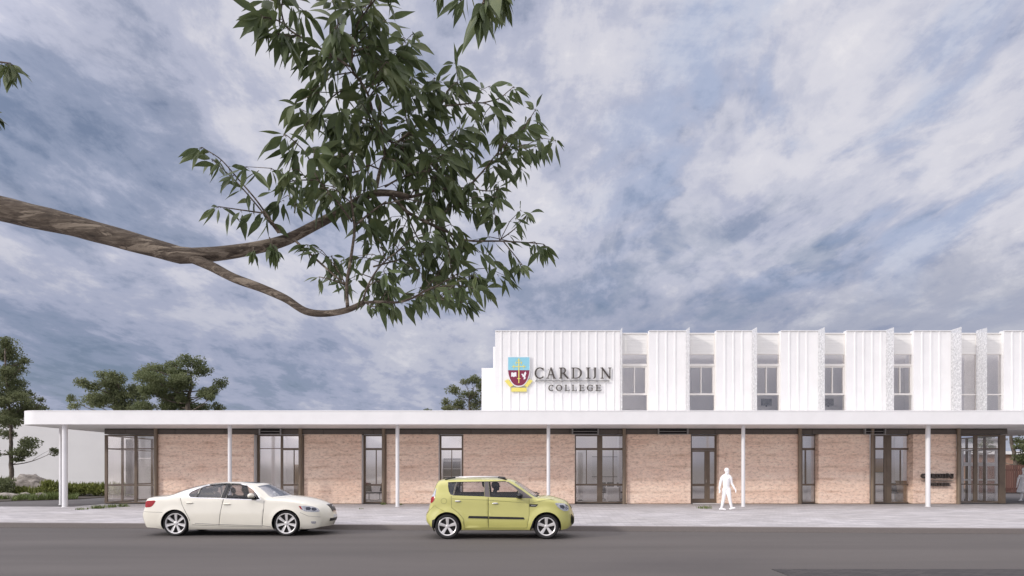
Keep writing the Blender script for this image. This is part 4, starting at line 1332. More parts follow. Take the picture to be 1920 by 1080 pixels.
def build_car(spec, root):
    c = Car(spec); sp = spec; pm = M[sp['paint']]
    regs = [(n, rounded(p, 2) if r else p) for n, p, r in sp['regions']]
    tr = c.tri(regs, [], sp.get('step', .055))
    # ---- body = both sides + the strip across, minus glass and doors
    body = MB()
    for sg in (-1, 1): c.put(body, tr['body'], sg)
    T = [-1, -.97, -.93, -.88, -.8, -.68, -.52, -.34, -.16, 0, .16, .34, .52, .68, .8, .88, .93, .97, 1]
    glassp = {}
    npar = len(c.top)
    grid = [[tuple(c.strip_pt(c.top[i][0], t)) for t in T] for i in range(npar)]
    for i in range(npar):                          # exact edge vertices so the seams merge
        x, z = c.topxz[i]; y = c.side(x, z)
        grid[i][0] = (x, -y, z); grid[i][-1] = (x, y, z)
    where = {}
    for i in range(npar - 1):
        pc = (c.top[i][0] + c.top[i + 1][0]) / 2
        for j in range(len(T) - 1):
            tc = (T[j] + T[j + 1]) / 2
            nm = 'body'
            for name, p0, p1, tm in sp['strips']:
                if p0 <= pc <= p1 and abs(tc) < tm: nm = name; break
            where.setdefault(nm, []).append((i, j))
    def strip_cells(mb, cells, off=0.0):
        ids = {}
        for i, j in cells:
            q = []
            for a, b in ((i, j), (i, j + 1), (i + 1, j + 1), (i + 1, j)):
                if (a, b) not in ids:
                    ids[(a, b)] = len(mb.v)
                    mb.v.append(grid[a][b] if not off else tuple(c.strip_pt(c.top[a][0], T[b] * .999, off)))
                q.append(ids[(a, b)])
            mb.f.append(tuple(q))
    strip_cells(body, where['body'])
    bo = body.build('body', pm, root, smooth=True, merge=2e-4, angle=50, fixn=True)
    for name, mat, part in sp['strip_parts']:
        m = MB(); strip_cells(m, where[name])
        m.build(part, M[mat], root, smooth=True, angle=50)
    # ---- side glass and doors
    for sg in (-1, 1):
        doors = {}
        for n, part, mat, par in sp['side_parts']:
            if n not in tr: continue
            m = MB(); off = -.014 if part == 'window' else 0.0
            c.put(m, tr[n], sg, off)
            o = m.build(part, M[mat] if mat else pm, doors.get(par, root), smooth=True, angle=50)
            doors[n] = o
        for pl, w, mat, part, par, closed in sp['ribbons']:
            m = MB(); c.ribbon(m, pl, w, .003, sg, closed); m.build(part, M[mat], doors.get(par, root))
        for poly, off, mat, part, par, rnded in sp['patches']:
            m = MB(); c.patch(m, rounded(poly, 1) if rnded else poly, off, sg)
            m.build(part, M[mat] if mat != 'paint' else pm, doors.get(par, root), smooth=True, angle=45)
        for (x, z), L, mat, par in sp['handles']:
            y = c.side(x, z); m = MB()
            m.ball((x, sg * (y + .020), z), L / 2, .018, .020, 12, 8)
            m.build('door_handle', M[mat], doors.get(par, root), smooth=True)
        # mirror
        x, z, mat = sp['mirror']; y = c.side(x, z)
        m = MB(); m.ball((x, sg * (y + .13), z + .05), .085, .12, .075, 14, 10); m.tube([(x + .02, sg * (y - .02), z - .01), (x + .01, sg * (y + .08), z + .02)], [.03, .03], 8)
        mo = m.build('side_mirror', M[mat] if mat != 'paint' else pm, root, smooth=True)
        MB().ball((x + .0, sg * (y + .12), z - .005), .08, .11, .03, 12, 8).build('mirror_base', M['black_plastic'], mo, smooth=True)
        # dark inner lining of the side with the same window openings
        m = MB()
        for n in tr:
            if not any(n == q[0] and q[1] == 'window' for q in sp['side_parts']): c.put(m, tr[n], sg, -.05)
        m.build('inner_lining', M['dark_trim'], root)
    # ---- strip details
    for p0, p1, t0, t1, off, mat, part in sp['strip_patches']:
        m = MB(); c.strip_patch(m, p0, p1, t0, t1, off); m.build(part, M[mat] if mat != 'paint' else pm, root, smooth=True, angle=45)
    # headlining and floor
    m = MB()
    r0, r1 = sp['roof']
    ids = [i for i in range(npar) if r0 <= c.top[i][0] <= r1]
    for a, b in zip(ids[:-1], ids[1:]):
        for j in range(2, len(T) - 3):
            q = [grid[a][j], grid[a][j + 1], grid[b][j + 1], grid[b][j]]
            m.add([(p[0], p[1], p[2] - .045) for p in q], [(0, 1, 2, 3)])
    m.build('headlining', M['dark_trim'], root)
    W = sp['width'] - .12; fx, rx = sp['fx'], sp['rx']; wz = sp['wz']; ar = sp['arch']
    m = MB(); zf = sp['sill'] + .02
    m.box(rx + ar + .01, fx - ar - .01, -W, W, zf, zf + .06)
    m.box(fx - ar - .02, fx + ar + .02, -W + .2, W - .2, zf + .005, wz + .3).box(rx - ar - .02, rx + ar + .02, -W + .2, W - .2, zf + .005, wz + .3)
    m.box(fx + ar + .021, sp['xf'] - .22, -W + .14, W - .14, zf, zf + .3).box(sp['xr'] + .16, rx - ar - .021, -W + .14, W - .14, zf + .05, zf + .3)
    m.box(rx + ar + .0, fx - ar - .04, -W + .02, W - .02, zf + .061, sp['cabin_floor'])
    m.box(rx - ar, rx + ar - .01, -W + .02, W - .02, wz + .32, wz + .55)
    if 'card' in sp:
        a, b, zc = sp['card']
        for sg in (-1, 1): m.box(a, b, sg * (W - .07), sg * (W - .03), sp['cabin_floor'], zc)
    m.build('underbody', M['dark_trim'], root)
    # wheel wells
    for cx in (fx, rx):
        for sg in (-1, 1):
            m = MB(); pts = [(cx + (ar + .004) * math.cos(a), wz + (ar + .004) * math.sin(a)) for a in [math.pi * (-.12 + 1.24 * i / 22) for i in range(23)]]
            yo = c.half(cx + ar, wz) - .03
            vs = []
            for x, z in pts: vs += [(x, sg * (c.side(x, z) - .006), z), (x, sg * (W - .24), z)]
            fs = [(2 * i, 2 * i + 1, 2 * i + 3, 2 * i + 2) for i in range(len(pts) - 1)]
            m.add(vs, fs); m.build('wheel_arch_liner', M['dark_trim'], root)
    for cx in (fx, rx):
        for sg in (-1, 1):
            make_wheel(root, cx, sg * (sp['width'] - sp['wheel_in']), sp['wr'] , sp['wr'], sp['rim'], sp['spokes'], sg, sp['twin'])
    for x, y in sp['front_seats']: make_seat(root, x, y, sp['cabin_floor'] - .16, M['dark_trim'])
    for y in (-.36, .36): make_seat(root, sp['rear_seat'], y, sp['cabin_floor'] - .14, M['dark_trim'], .3)
    # dashboard and steering wheel
    xd, zd = sp['dash']
    m = MB(); m.prism([(xd - .30, zd - .35), (xd + .35, zd - .35), (xd + .35, zd - .01), (xd + .05, zd + .03), (xd - .22, zd), (xd - .30, zd - .12)], -W + .05, W - .05)
    m.build('dashboard', M['dark_trim'], root, bevel=.02)
    m = MB(); cxs, czs = xd - .42, zd - .02; th = R(65); ring = []
    for k in range(21):
        a = 2 * math.pi * k / 20; u, v = .185 * math.cos(a), .185 * math.sin(a)
        ring.append((cxs - v * math.cos(th), -.36 + u, czs + v * math.sin(th)))
    m.tube(ring, .014, 6, caps=False); m.tube([(cxs, -.36, czs), (cxs + .3, -.36, czs - .12)], .03, 8)
    m.tube([ring[0], ring[10]], .012, 6)
    m.build('steering_wheel', M['dark_trim'], root, smooth=True)
    return c


M['cream_seam'] = plain('dark_gap', (0.13, 0.12, 0.10), 0.7)
M['lamp_dark'] = plain('lamp_reflector', (0.13, 0.13, 0.15), 0.1, 0.3, 30, Metallic=.7)
# --- cream saloon (pixels of a 4.364x enlargement -> metres)
def q(u, v): return ((u - 835) / 296.0, (633 - v) / 296.0)
def qs(*a): return [q(u, v) for u, v in a]
sal_top = [(-2.42, .24, -.06, 0), (-2.51, .48, -.10, 0), (-2.52, .62, -.10, 0), (-2.46, .80, -.10, 0), (-2.43, .95, -.10, .01), (-2.34, 1.045, -.08, .03),
           (-2.03, 1.075, -.05, .045), (-1.76, 1.105, -.10, .05), (-1.40, 1.235, -.14, .055), (-1.05, 1.345, -.08, .055), (-.70, 1.410, -.03, .055), (-.2, 1.44, 0, .055),
           (.25, 1.425, .08, .055), (.52, 1.375, .20, .055), (.74, 1.225, .33, .055), (.97, 1.055, .44, .055), (1.3, 1.03, .30, .06), (1.7, .985, .2, .065),
           (2.03, .92, .17, .06), (2.28, .83, .17, .05), (2.43, .72, .17, .03), (2.50, .58, .17, 0), (2.50, .42, .18, 0), (2.44, .24, .15, 0)]
qwin = qs((478, 284), (492, 268), (558, 238), (548, 315), (502, 313), (484, 300))
rwin = qs((570, 236), (640, 214), (704, 209), (766, 207), (750, 320), (555, 316))
fwin = qs((802, 208), (880, 211), (940, 222), (1000, 255), (1050, 300), (1076, 333), (1040, 333), (794, 325))
ppost = qs((767, 207), (801, 208), (792, 325), (752, 321))
rdoor = qs((545, 234), (700, 200), (790, 198), (778, 322), (755, 430), (742, 542), (520, 532), (490, 470), (440, 380), (420, 320), (440, 292))
fdoor = qs((792, 198), (880, 203), (950, 215), (1012, 252), (1064, 298), (1108, 338), (1110, 400), (1097, 548), (744, 542), (757, 430), (780, 322))
trimline = qs((545, 527), (740, 537), (1100, 548), (1165, 556))
SAL = dict(top=sal_top, paint='cream_paint', fx=1.537, rx=-1.537, wz=.348, wr=.348, arch=.392, sill=.18, rim=.283, spokes=7, twin=True, width=.90, wheel_in=.035,
           front_low=[(2.44, .24), (2.25, .20)], rear_low=[(-2.1, .22), (-2.42, .24)],
           vert=[(.15, .80), (.24, .865), (.40, .893), (.60, .90), (.80, .885), (1.0, .862), (1.08, .835), (1.2, .745), (1.35, .645), (1.45, .57)],
           plan=[(-2.54, -.16), (-2.32, -.075), (-1.95, -.02), (-1.5, 0), (1.5, 0), (1.9, -.025), (2.2, -.085), (2.38, -.16), (2.52, -.27)],
           flare=(.39, .52, .012), round=.07, cabin_floor=.60, xf=2.5, xr=-2.52, roof=(9.6, 13.2),
           regions=[('w1', qwin, 0), ('w2', rwin, 0), ('w3', fwin, 0), ('pp', ppost, 0), ('rd', rdoor, 0), ('fd', fdoor, 0)],
           side_parts=[('rd', 'door', None, None), ('fd', 'door', None, None), ('w1', 'window', 'car_glass_dark', None), ('w2', 'window', 'car_glass_dark', 'rd'), ('w3', 'window', 'car_glass', 'fd'), ('pp', 'door_pillar', 'black_plastic', None)],
           strips=[('rearglass', 7.0, 9.6, .86), ('windscreen', 13.1, 15.0, .90), ('sunroof', 11.6, 12.6, .6)],
           strip_parts=[('rearglass', 'car_glass_dark', 'rear_window'), ('windscreen', 'car_glass', 'windscreen'), ('sunroof', 'black_plastic', 'sunroof')],
           ribbons=[(qs((478, 284), (492, 268), (560, 234), (640, 210), (704, 205), (770, 203), (880, 207), (942, 218), (1004, 252), (1054, 298), (1080, 335), (1040, 336), (790, 328), (552, 319), (500, 316), (480, 302)), .020, 'chrome', 'window_trim', None, True),
                    (qs((420, 320), (440, 380), (490, 470), (505, 505)), .009, 'cream_seam', 'door_seam', None, False),
                    (qs((776, 330), (755, 430), (742, 545)), .010, 'cream_seam', 'door_seam', None, False),
                    (qs((1110, 345), (1109, 400), (1096, 550)), .009, 'cream_seam', 'door_seam', None, False),
                    (trimline, .014, 'chrome', 'sill_trim', None, False), (qs((522, 540), (742, 549), (1096, 557)), .008, 'cream_seam', 'sill_seam', None, False),
                    (qs((565, 238), (551, 315)), .022, 'black_plastic', 'window_bar', None, False),
                    (qs((100, 434), (200, 437), (280, 438)), .007, 'cream_seam', 'bumper_seam', None, False),
                    (qs((1405, 440), (1470, 470), (1560, 480)), .006, 'cream_seam', 'bumper_seam', None, False)],
           patches=[(qs((116, 400), (122, 345), (218, 340), (198, 375), (174, 396)), .006, 'red_lamp', 'tail_light', None, 1),
                    (qs((1398, 388), (1440, 384), (1500, 390), (1540, 408), (1556, 436), (1500, 436), (1440, 430), (1412, 412)), .006, 'pale_lamp', 'headlight', None, 1),
                    (qs((1392, 386), (1410, 388), (1424, 418), (1408, 410)), .009, 'red_lamp', 'side_marker', None, 0),
                    (qs((1488, 512), (1528, 514), (1524, 534), (1492, 532)), .006, 'pale_lamp', 'fog_light', None, 1),
                    (qs((1448, 396), (1478, 394), (1492, 408), (1478, 422), (1450, 418)), .010, 'lamp_dark', 'lamp_reflector', None, 1), (qs((1494, 400), (1522, 404), (1534, 418), (1518, 428), (1496, 422)), .010, 'lamp_dark', 'lamp_reflector', None, 1)],
           handles=[(q(495, 360), .24, 'cream_paint', 'rd'), (q(805, 370), .24, 'cream_paint', 'fd')],
           mirror=(.60, 1.07, 'paint'),
           strip_patches=[(19.4, 20.55, -.33, .33, .010, 'black_plastic', 'grille'), (21.15, 21.65, -.27, .27, .014, 'plate', 'number_plate'),
                          (21.75, 22.2, -.62, .62, .008, 'black_plastic', 'air_intake'), (19.25, 19.38, -.36, .36, .014, 'chrome', 'grille_trim'), (20.56, 20.66, -.34, .34, .014, 'chrome', 'grille_trim'),
                          (3.1, 3.6, -.28, .28, .012, 'plate', 'number_plate')],
           front_seats=[(.25, -.38), (.25, .38)], rear_seat=-.58, dash=(1.05, .99))
ySal = 18.45 + .90
sal = empty('cream_saloon', (0, 0, 0), 'cream four-door saloon car parked at the kerb, farther left of the two cars', 'car')
build_car(SAL, sal)
m = MB(); m.ball((2.60, 0, .79), .012, .05, .035, 12, 8)
m.build('badge', M['chrome'], sal, smooth=True)
g = MB(); cc = Car(SAL)
for k in range(7):
    a = 19.5 + k * .15; g.tube([cc.strip_pt(a, t / 10, .014) for t in (-3, -1.5, 0, 1.5, 3)], .006, 5)
g.build('grille_bar', M['grey_metal'], sal)
sal.location = (PX(431.4, 18.45), ySal, -.15)

# --- lime hatchback
def q(u, v): return ((u - 915) / 381.0, (805 - v) / 381.0)
hat_top = [(-1.70, .27, -.05, 0), (-1.86, .43, -.07, 0), (-1.89, .60, -.07, 0), (-1.83, .74, -.06, 0), (-1.78, .91, -.06, 0), (-1.71, 1.19, -.06, 0), (-1.645, 1.38, -.06, 0),
           (-1.60, 1.48, -.05, .02), (-1.49, 1.55, -.03, .03), (-1.1, 1.575, 0, .04), (-.4, 1.58, 0, .04), (.2, 1.565, .03, .04), (.43, 1.51, .08, .03), (.66, 1.35, .12, .03), (1.0, 1.105, .16, .03),
           (1.13, 1.085, .14, .05), (1.36, 1.065, .12, .06), (1.6, 1.005, .10, .06), (1.80, .93, .10, .05), (1.91, .81, .11, .02), (1.97, .66, .11, 0), (2.0, .5, .11, 0), (1.98, .36, .11, 0), (1.91, .27, .08, 0)]
w1 = qs((417, 236), (498, 233), (470, 360), (447, 356), (427, 322), (418, 270))
w2 = qs((512, 233), (786, 229), (786, 374), (482, 364))
w3 = qs((830, 230), (1006, 226), (1078, 274), (1128, 318), (1128, 388), (846, 380))
bp = qs((787, 229), (829, 230), (845, 380), (788, 375))
tri_ = qs((1007, 226), (1030, 226), (1150, 300), (1280, 392), (1130, 389), (1129, 318), (1079, 274))
rd = qs((462, 362), (500, 226), (800, 222), (828, 380), (829, 686), (590, 690), (580, 600), (530, 540), (457, 484), (455, 365))
fd = qs((829, 222), (1008, 219), (1085, 262), (1240, 396), (1240, 560), (1215, 690), (831, 686), (830, 380))
HAT = dict(top=hat_top, paint='lime_paint', fx=1.312, rx=-1.312, wz=.335, wr=.335, arch=.388, sill=.245, rim=.243, spokes=5, twin=False, width=.88, wheel_in=.045,
           front_low=[(1.91, .27), (1.75, .25)], rear_low=[(-1.705, .262), (-1.70, .27)],
           vert=[(.2, .81), (.30, .858), (.45, .876), (.62, .87), (.8, .858), (1.0, .850), (1.10, .835), (1.25, .775), (1.42, .715), (1.55, .655), (1.6, .63)],
           plan=[(-1.9, -.15), (-1.75, -.07), (-1.5, -.02), (-1.2, 0), (1.3, 0), (1.6, -.03), (1.8, -.10), (1.92, -.19), (2.0, -.30)],
           flare=(.39, .56, .03), round=.085, cabin_floor=.80, xf=2.0, xr=-1.89, roof=(8.3, 12),
           regions=[('w1', w1, 0), ('w2', w2, 0), ('w3', w3, 0), ('bp', bp, 0), ('tri', tri_, 0), ('rd', rd, 0), ('fd', fd, 0)],
           side_parts=[('rd', 'door', None, None), ('fd', 'door', None, None), ('w1', 'window', 'car_glass_dark', None), ('w2', 'window', 'car_glass', 'rd'), ('w3', 'window', 'car_glass', 'fd'), ('bp', 'door_pillar', 'grey_pillar', None), ('tri', 'front_pillar', 'grey_pillar', None)],
           strips=[('rearglass', 5.1, 6.9, .84), ('windscreen', 12.1, 14.0, .94)],
           strip_parts=[('rearglass', 'car_glass_dark', 'rear_window'), ('windscreen', 'car_glass', 'windscreen')],
           ribbons=[(qs((415, 234), (500, 230), (800, 226), (1008, 223)), .018, 'black_plastic', 'window_trim', None, False),
                    (qs((505, 233), (476, 364)), .030, 'grey_pillar', 'window_bar', None, False),
                    (qs((455, 368), (457, 484), (530, 540), (580, 600), (588, 690)), .009, 'lime_seam', 'door_seam', None, False),
                    (qs((828, 384), (830, 686)), .010, 'lime_seam', 'door_seam', None, False),
                    (qs((1240, 398), (1240, 560), (1217, 690)), .009, 'lime_seam', 'door_seam', None, False),
                    (qs((590, 690), (1217, 690)), .008, 'lime_seam', 'sill_seam', None, False),
                    (qs((462, 397), (820, 410), (1240, 441)), .007, 'lime_seam', 'crease_line', None, False),
                    (qs((200, 545), (290, 462), (300, 480), (400, 530)), .006, 'lime_seam', 'bumper_seam', None, False),
                    (rounded(qs((350, 420), (358, 400), (380, 392), (402, 400), (410, 420), (402, 440), (380, 448), (358, 440)), 1), .006, 'lime_seam', 'fuel_flap', None, True),
                    (qs((1244, 446), (1400, 410), (1495, 402)), .006, 'lime_seam', 'bonnet_seam', None, False)],
           patches=[(qs((240, 440), (250, 378), (288, 374), (284, 405), (268, 430), (250, 442)), .008, 'red_lamp', 'tail_light', None, 1),
                    (qs((252, 376), (272, 335), (294, 290), (298, 300), (290, 374)), .008, 'pale_lamp', 'reverse_light', None, 0),
                    (qs((1497, 440), (1540, 437), (1600, 447), (1640, 470), (1650, 500), (1640, 520), (1592, 524), (1535, 490)), .008, 'pale_lamp', 'headlight', None, 1),
                    (qs((1548, 460), (1590, 462), (1606, 484), (1588, 502), (1556, 488)), .012, 'lamp_dark', 'lamp_reflector', None, 1), (qs((1608, 474), (1634, 482), (1638, 502), (1614, 510)), .012, 'lamp_dark', 'lamp_reflector', None, 1),
                    (qs((1243, 450), (1332, 452), (1306, 478), (1243, 476)), .008, 'black_plastic', 'fender_vent', None, 0),
                    (qs((1258, 460), (1312, 462), (1304, 470), (1258, 469)), .012, 'grey_metal', 'vent_mark', None, 0),
                    (qs((634, 569), (826, 572), (826, 596), (624, 591)), .012, 'black_plastic', 'door_moulding', 'rd', 0),
                    (qs((836, 574), (1184, 583), (1194, 603), (836, 597)), .012, 'black_plastic', 'door_moulding', 'fd', 0),
                    (qs((262, 612), (292, 600), (275, 700), (258, 690)), .006, 'black_plastic', 'mud_flap', None, 0),
                    (qs((1276, 622), (1292, 605), (1262, 715), (1243, 716)), .006, 'black_plastic', 'mud_flap', None, 0),
                    (qs((1675, 555), (1690, 575), (1697, 610), (1690, 660), (1680, 672), (1672, 640)), .008, 'black_plastic', 'bumper_intake', None, 0)],
           handles=[(q(522, 421), .17, 'chrome', 'rd'), (q(898, 443), .17, 'chrome', 'fd')],
           mirror=(.60, 1.11, 'black_plastic'),
           strip_patches=[(18.7, 19.3, -.42, .42, .01, 'black_plastic', 'grille'), (20.6, 21.9, -.55, .55, .01, 'black_plastic', 'air_intake'), (20.0, 20.5, -.28, .28, .014, 'plate', 'number_plate'),
                          (3.4, 4.0, -.28, .28, .012, 'plate', 'number_plate')],
           card=(-1.2, .62, 1.20), front_seats=[(.02, -.37), (.02, .37)], rear_seat=-.82, dash=(.80, 1.02))
M['grey_pillar'] = plain('grey_pillar', (0.115, 0.10, 0.098), 0.45, 0.05, 6)
M['lime_seam'] = plain('olive_seam', (0.17, 0.165, 0.05), 0.6)
yHat = 17.6 + .88
hat = empty('lime_hatchback', (0, 0, 0), 'boxy lime green hatchback with silver roof rails and a driver inside', 'car')
hc = build_car(HAT, hat)
for sg in (-1, 1):
    zr = 1.575 + .02; yr = sg * .56
    m = MB(); m.tube([(-1.12, yr, zr + .035), (-.5, yr, zr + .045), (.02, yr, zr + .035)], .019, 8)
    ro = m.build('roof_rail', M['alloy'], hat, smooth=True)
    MB().tube([(-1.40, yr, zr - .025), (-1.3, yr, zr + .012), (-1.12, yr, zr + .034)], [.014, .026, .022], 8).build('rail_end', M['black_plastic'], ro, smooth=True)
    MB().tube([(.27, yr, zr - .035), (.18, yr, zr + .012), (.02, yr, zr + .034)], [.014, .028, .022], 8).build('rail_end', M['black_plastic'], ro, smooth=True)
m = MB()
for y0 in (-.55, .1):
    m.tube([hc.strip_pt(13.95, y0 / .8, .03), hc.strip_pt(13.85, y0 / .8 + .3, .03), hc.strip_pt(13.7, y0 / .8 + .55, .03)], .014, 6)
m.build('wiper', M['black_plastic'], hat)
hat.location = (PX(931.6, 17.6), yHat, -.15)
# ---------------------------------------------------------------- people
def remeshed(mb, name, mat, parent, voxel=.010, smooth=2):
    me = bpy.data.meshes.new('tmp'); me.from_pydata(mb.v, [], mb.f)
    bm = bmesh.new(); bm.from_mesh(me); bmesh.ops.recalc_face_normals(bm, faces=bm.faces); bm.to_mesh(me); bm.free()
    ob = bpy.data.objects.new('tmp', me); COL.objects.link(ob)
    r = ob.modifiers.new('r', 'REMESH'); r.mode = 'VOXEL'; r.voxel_size = voxel
    s = ob.modifiers.new('s', 'SMOOTH'); s.iterations = smooth; s.factor = .5
    dg = bpy.context.evaluated_depsgraph_get(); dg.update()
    m2 = bpy.data.meshes.new_from_object(ob.evaluated_get(dg))
    bpy.data.objects.remove(ob); bpy.data.meshes.remove(me)
    m2.name = name; m2.materials.clear(); m2.materials.append(mat)
    m2.polygons.foreach_set('use_smooth', [True] * len(m2.polygons))
    o = bpy.data.objects.new(name, m2); COL.objects.link(o)
    if parent: o.parent = parent
    return o


def hand(m, wrist, d, side, s=1.0):
    """palm and five curled fingers; d = pointing direction, side = direction of the thumb"""
    d = Vector(d).normalized(); side = Vector(side); side = (side - d * side.dot(d)).normalized(); nrm_ = d.cross(side)
    w = Vector(wrist); pc = w + d * .05 * s
    rot = Matrix((side, nrm_, d)).transposed()
    m.ball(pc, .038 * s, .017 * s, .052 * s, 10, 8, rot=rot)
    for i, (o, L) in enumerate(((.028, .068), (.010, .078), (-.009, .072), (-.027, .058))):
        b = w + d * .088 * s + side * o * s
        p1 = b + d * L * .45 * s + nrm_ * .010 * s; p2 = p1 + d * L * .35 * s + nrm_ * .022 * s
        m.tube([b - d * .02 * s, b, p1, p2], [.010 * s, .0095 * s, .0088 * s, .0072 * s], 7)
    tb = w + d * .03 * s + side * .032 * s
    m.tube([tb, tb + (d * .6 + side * .7) * .03 * s, tb + (d * .95 + side * .35) * .062 * s], [.013 * s, .011 * s, .008 * s], 7)


def head(m, c, fwd, s=1.0, hair=0.0):
    c = Vector(c); f = Vector(fwd).normalized(); r = Vector((0, 0, 1)).cross(f).normalized()
    rot = Matrix((f, r, Vector((0, 0, 1)))).transposed()
    m.ball(c + Vector((0, 0, .025)) * s, .098 * s, .078 * s, .102 * s, 16, 12, rot=rot)
    m.ball(c + (f * .022 - Vector((0, 0, .055))) * s, .066 * s, .058 * s, .075 * s, 14, 10, rot=rot)
    m.tube([c + (f * .088 + Vector((0, 0, .018))) * s, c + (f * .112 - Vector((0, 0, .022))) * s], [.008 * s, .014 * s], 8)        # nose
    m.ball(c + (f * .083 - Vector((0, 0, .066))) * s, .010 * s, .024 * s, .010 * s, 8, 6, rot=rot)                                    # lips
    m.ball(c + (f * .075 - Vector((0, 0, .108))) * s, .018 * s, .024 * s, .016 * s, 8, 6, rot=rot)                                    # chin
    for sg in (-1, 1):
        m.ball(c + (r * sg * .080 - f * .004) * s, .022 * s, .010 * s, .032 * s, 8, 6, rot=rot)                                       # ears
        m.ball(c + (f * .080 + r * sg * .032 + Vector((0, 0, .038))) * s, .014 * s, .024 * s, .008 * s, 8, 6, rot=rot)                # brows
    if hair: m.ball(c + (-f * .03 + Vector((0, 0, .03))) * s, .10 * s + hair, .085 * s + hair, .10 * s + hair, 14, 10, rot=rot)


def shoe(m, ankle, toe, s=1.0):
    a = Vector(ankle); t = Vector(toe); d = (t - a); d.z *= .4
    heel = a - d.normalized() * .06 * s + Vector((0, 0, -.045 * s)); mid = a + d * .45; mid.z = a.z * .5 + t.z * .5
    m.tube([heel, (heel + t) / 2 + Vector((0, 0, .012)), t], [.040 * s, .044 * s, .032 * s], 10)
    m.ball(t, .040 * s, .038 * s, .028 * s, 10, 8); m.ball(heel, .042 * s, .038 * s, .036 * s, 10, 8)
    m.tube([a + Vector((0, 0, .02)), heel * .5 + mid * .5], [.042 * s, .042 * s], 8)


# walking figure (metres from the ground point between the feet; x to the right, y away)
Yp = 27.6
wm = empty('person', (PX(1362.4, Yp), Yp, 0), 'all-white figure of a man walking right beside a white column near the glazed door', 'person')
m = MB()
head(m, (.005, 0, 1.64), (.85, -.45, 0), 1.0)
m.tube([(0, .01, 1.38), (0, .01, 1.46), (.004, 0, 1.56)], [.075, .058, .056], 12)
m.tube([(0, .01, .90), (-.01, .01, 1.02), (-.01, .01, 1.16), (-.01, .01, 1.30), (-.01, .01, 1.40)], [.135, .125, .135, .145, .09], 16)
m.ball((-.01, .01, 1.29), .178, .105, .140, 16, 10)
for sx_ in (-1, 1): m.tube([(0, .01, 1.50), (.06 * sx_, .01, 1.455), (.155 * sx_ - .01, .01, 1.39)], [.050, .056, .066], 10)
m.tube([(-.01, .01, 1.02), (-.01, .01, 1.30)], [.135, .145], 16)
m.ball((.0, .01, .90), .150, .115, .125, 16, 10)
for sx_ in (-1, 1): m.ball((-.01 + .15 * sx_, .0, 1.37), .060, .065, .062, 12, 8)
m.tube([(-.175, .02, 1.38), (-.225, .03, 1.22), (-.262, .02, 1.08), (-.30, -.03, .95), (-.315, -.06, .86)], [.066, .058, .048, .042, .030], 10)
m.tube([(.165, .0, 1.38), (.190, .0, 1.22), (.210, -.01, 1.10), (.275, -.06, .98), (.315, -.09, .88)], [.066, .058, .048, .042, .030], 10)
hand(m, (-.315, -.06, .86), (.02, -.1, -1), (.5, -1, 0)); hand(m, (.315, -.09, .88), (.35, -.2, -1), (.4, -1, 0))
m.tube([(-.07, .02, .90), (-.09, .03, .70), (-.115, .03, .50), (-.155, .04, .28), (-.195, .05, .10)], [.108, .094, .070, .062, .046], 12)
m.tube([(.06, -.02, .90), (.075, -.05, .70), (.10, -.08, .49), (.15, -.06, .28), (.19, -.05, .12)], [.108, .094, .070, .062, .046], 12)
shoe(m, (-.195, .05, .09), (-.06, .0, .032)); shoe(m, (.195, -.05, .105), (.30, -.10, .105))
remeshed(m, 'body', M['white_figure'], wm)

Yq = 35.6
ww = empty('person', (PX(1919.5, Yq), Yq, 0), 'all-white figure of a woman in a knee-length coat at the right edge', 'person')
m = MB()
head(m, (0, 0, 1.655), (-.9, -.3, 0), .98, .012)
m.tube([(0, 0, 1.40), (0, 0, 1.50), (0, 0, 1.58)], [.07, .052, .052], 12)
m.tube([(0, 0, .46), (0, 0, .52), (0, 0, .80), (0, 0, .98), (0, 0, 1.12), (0, 0, 1.30), (0, 0, 1.40)], [.30, .31, .235, .19, .165, .175, .10], 18)
m.ball((0, 0, 1.32), .20, .12, .11, 14, 10)
m.tube([(-.20, -.02, 1.38), (-.30, -.03, 1.22), (-.345, -.05, 1.10), (-.41, -.10, .96), (-.455, -.13, .84)], [.062, .054, .046, .040, .028], 10)
m.tube([(.20, .02, 1.38), (.27, .03, 1.22), (.30, .03, 1.10), (.30, .0, .97), (.29, -.03, .86)], [.062, .054, .046, .040, .028], 10)
hand(m, (-.455, -.13, .84), (-.35, -.2, -1), (-.3, -1, 0), .95); hand(m, (.29, -.03, .86), (-.05, -.1, -1), (-.3, -1, 0), .95)
m.tube([(-.08, -.02, .75), (-.10, -.03, .46), (-.135, -.03, .28), (-.16, -.02, .10)], [.09, .062, .056, .040], 12)
m.tube([(.08, .03, .75), (.10, .05, .46), (.15, .06, .28), (.20, .08, .13)], [.09, .062, .056, .040], 12)
shoe(m, (-.16, -.02, .09), (-.29, -.06, .032), .95); shoe(m, (.20, .08, .12), (.09, .05, .05), .95)
remeshed(m, 'body', M['white_figure'], ww)

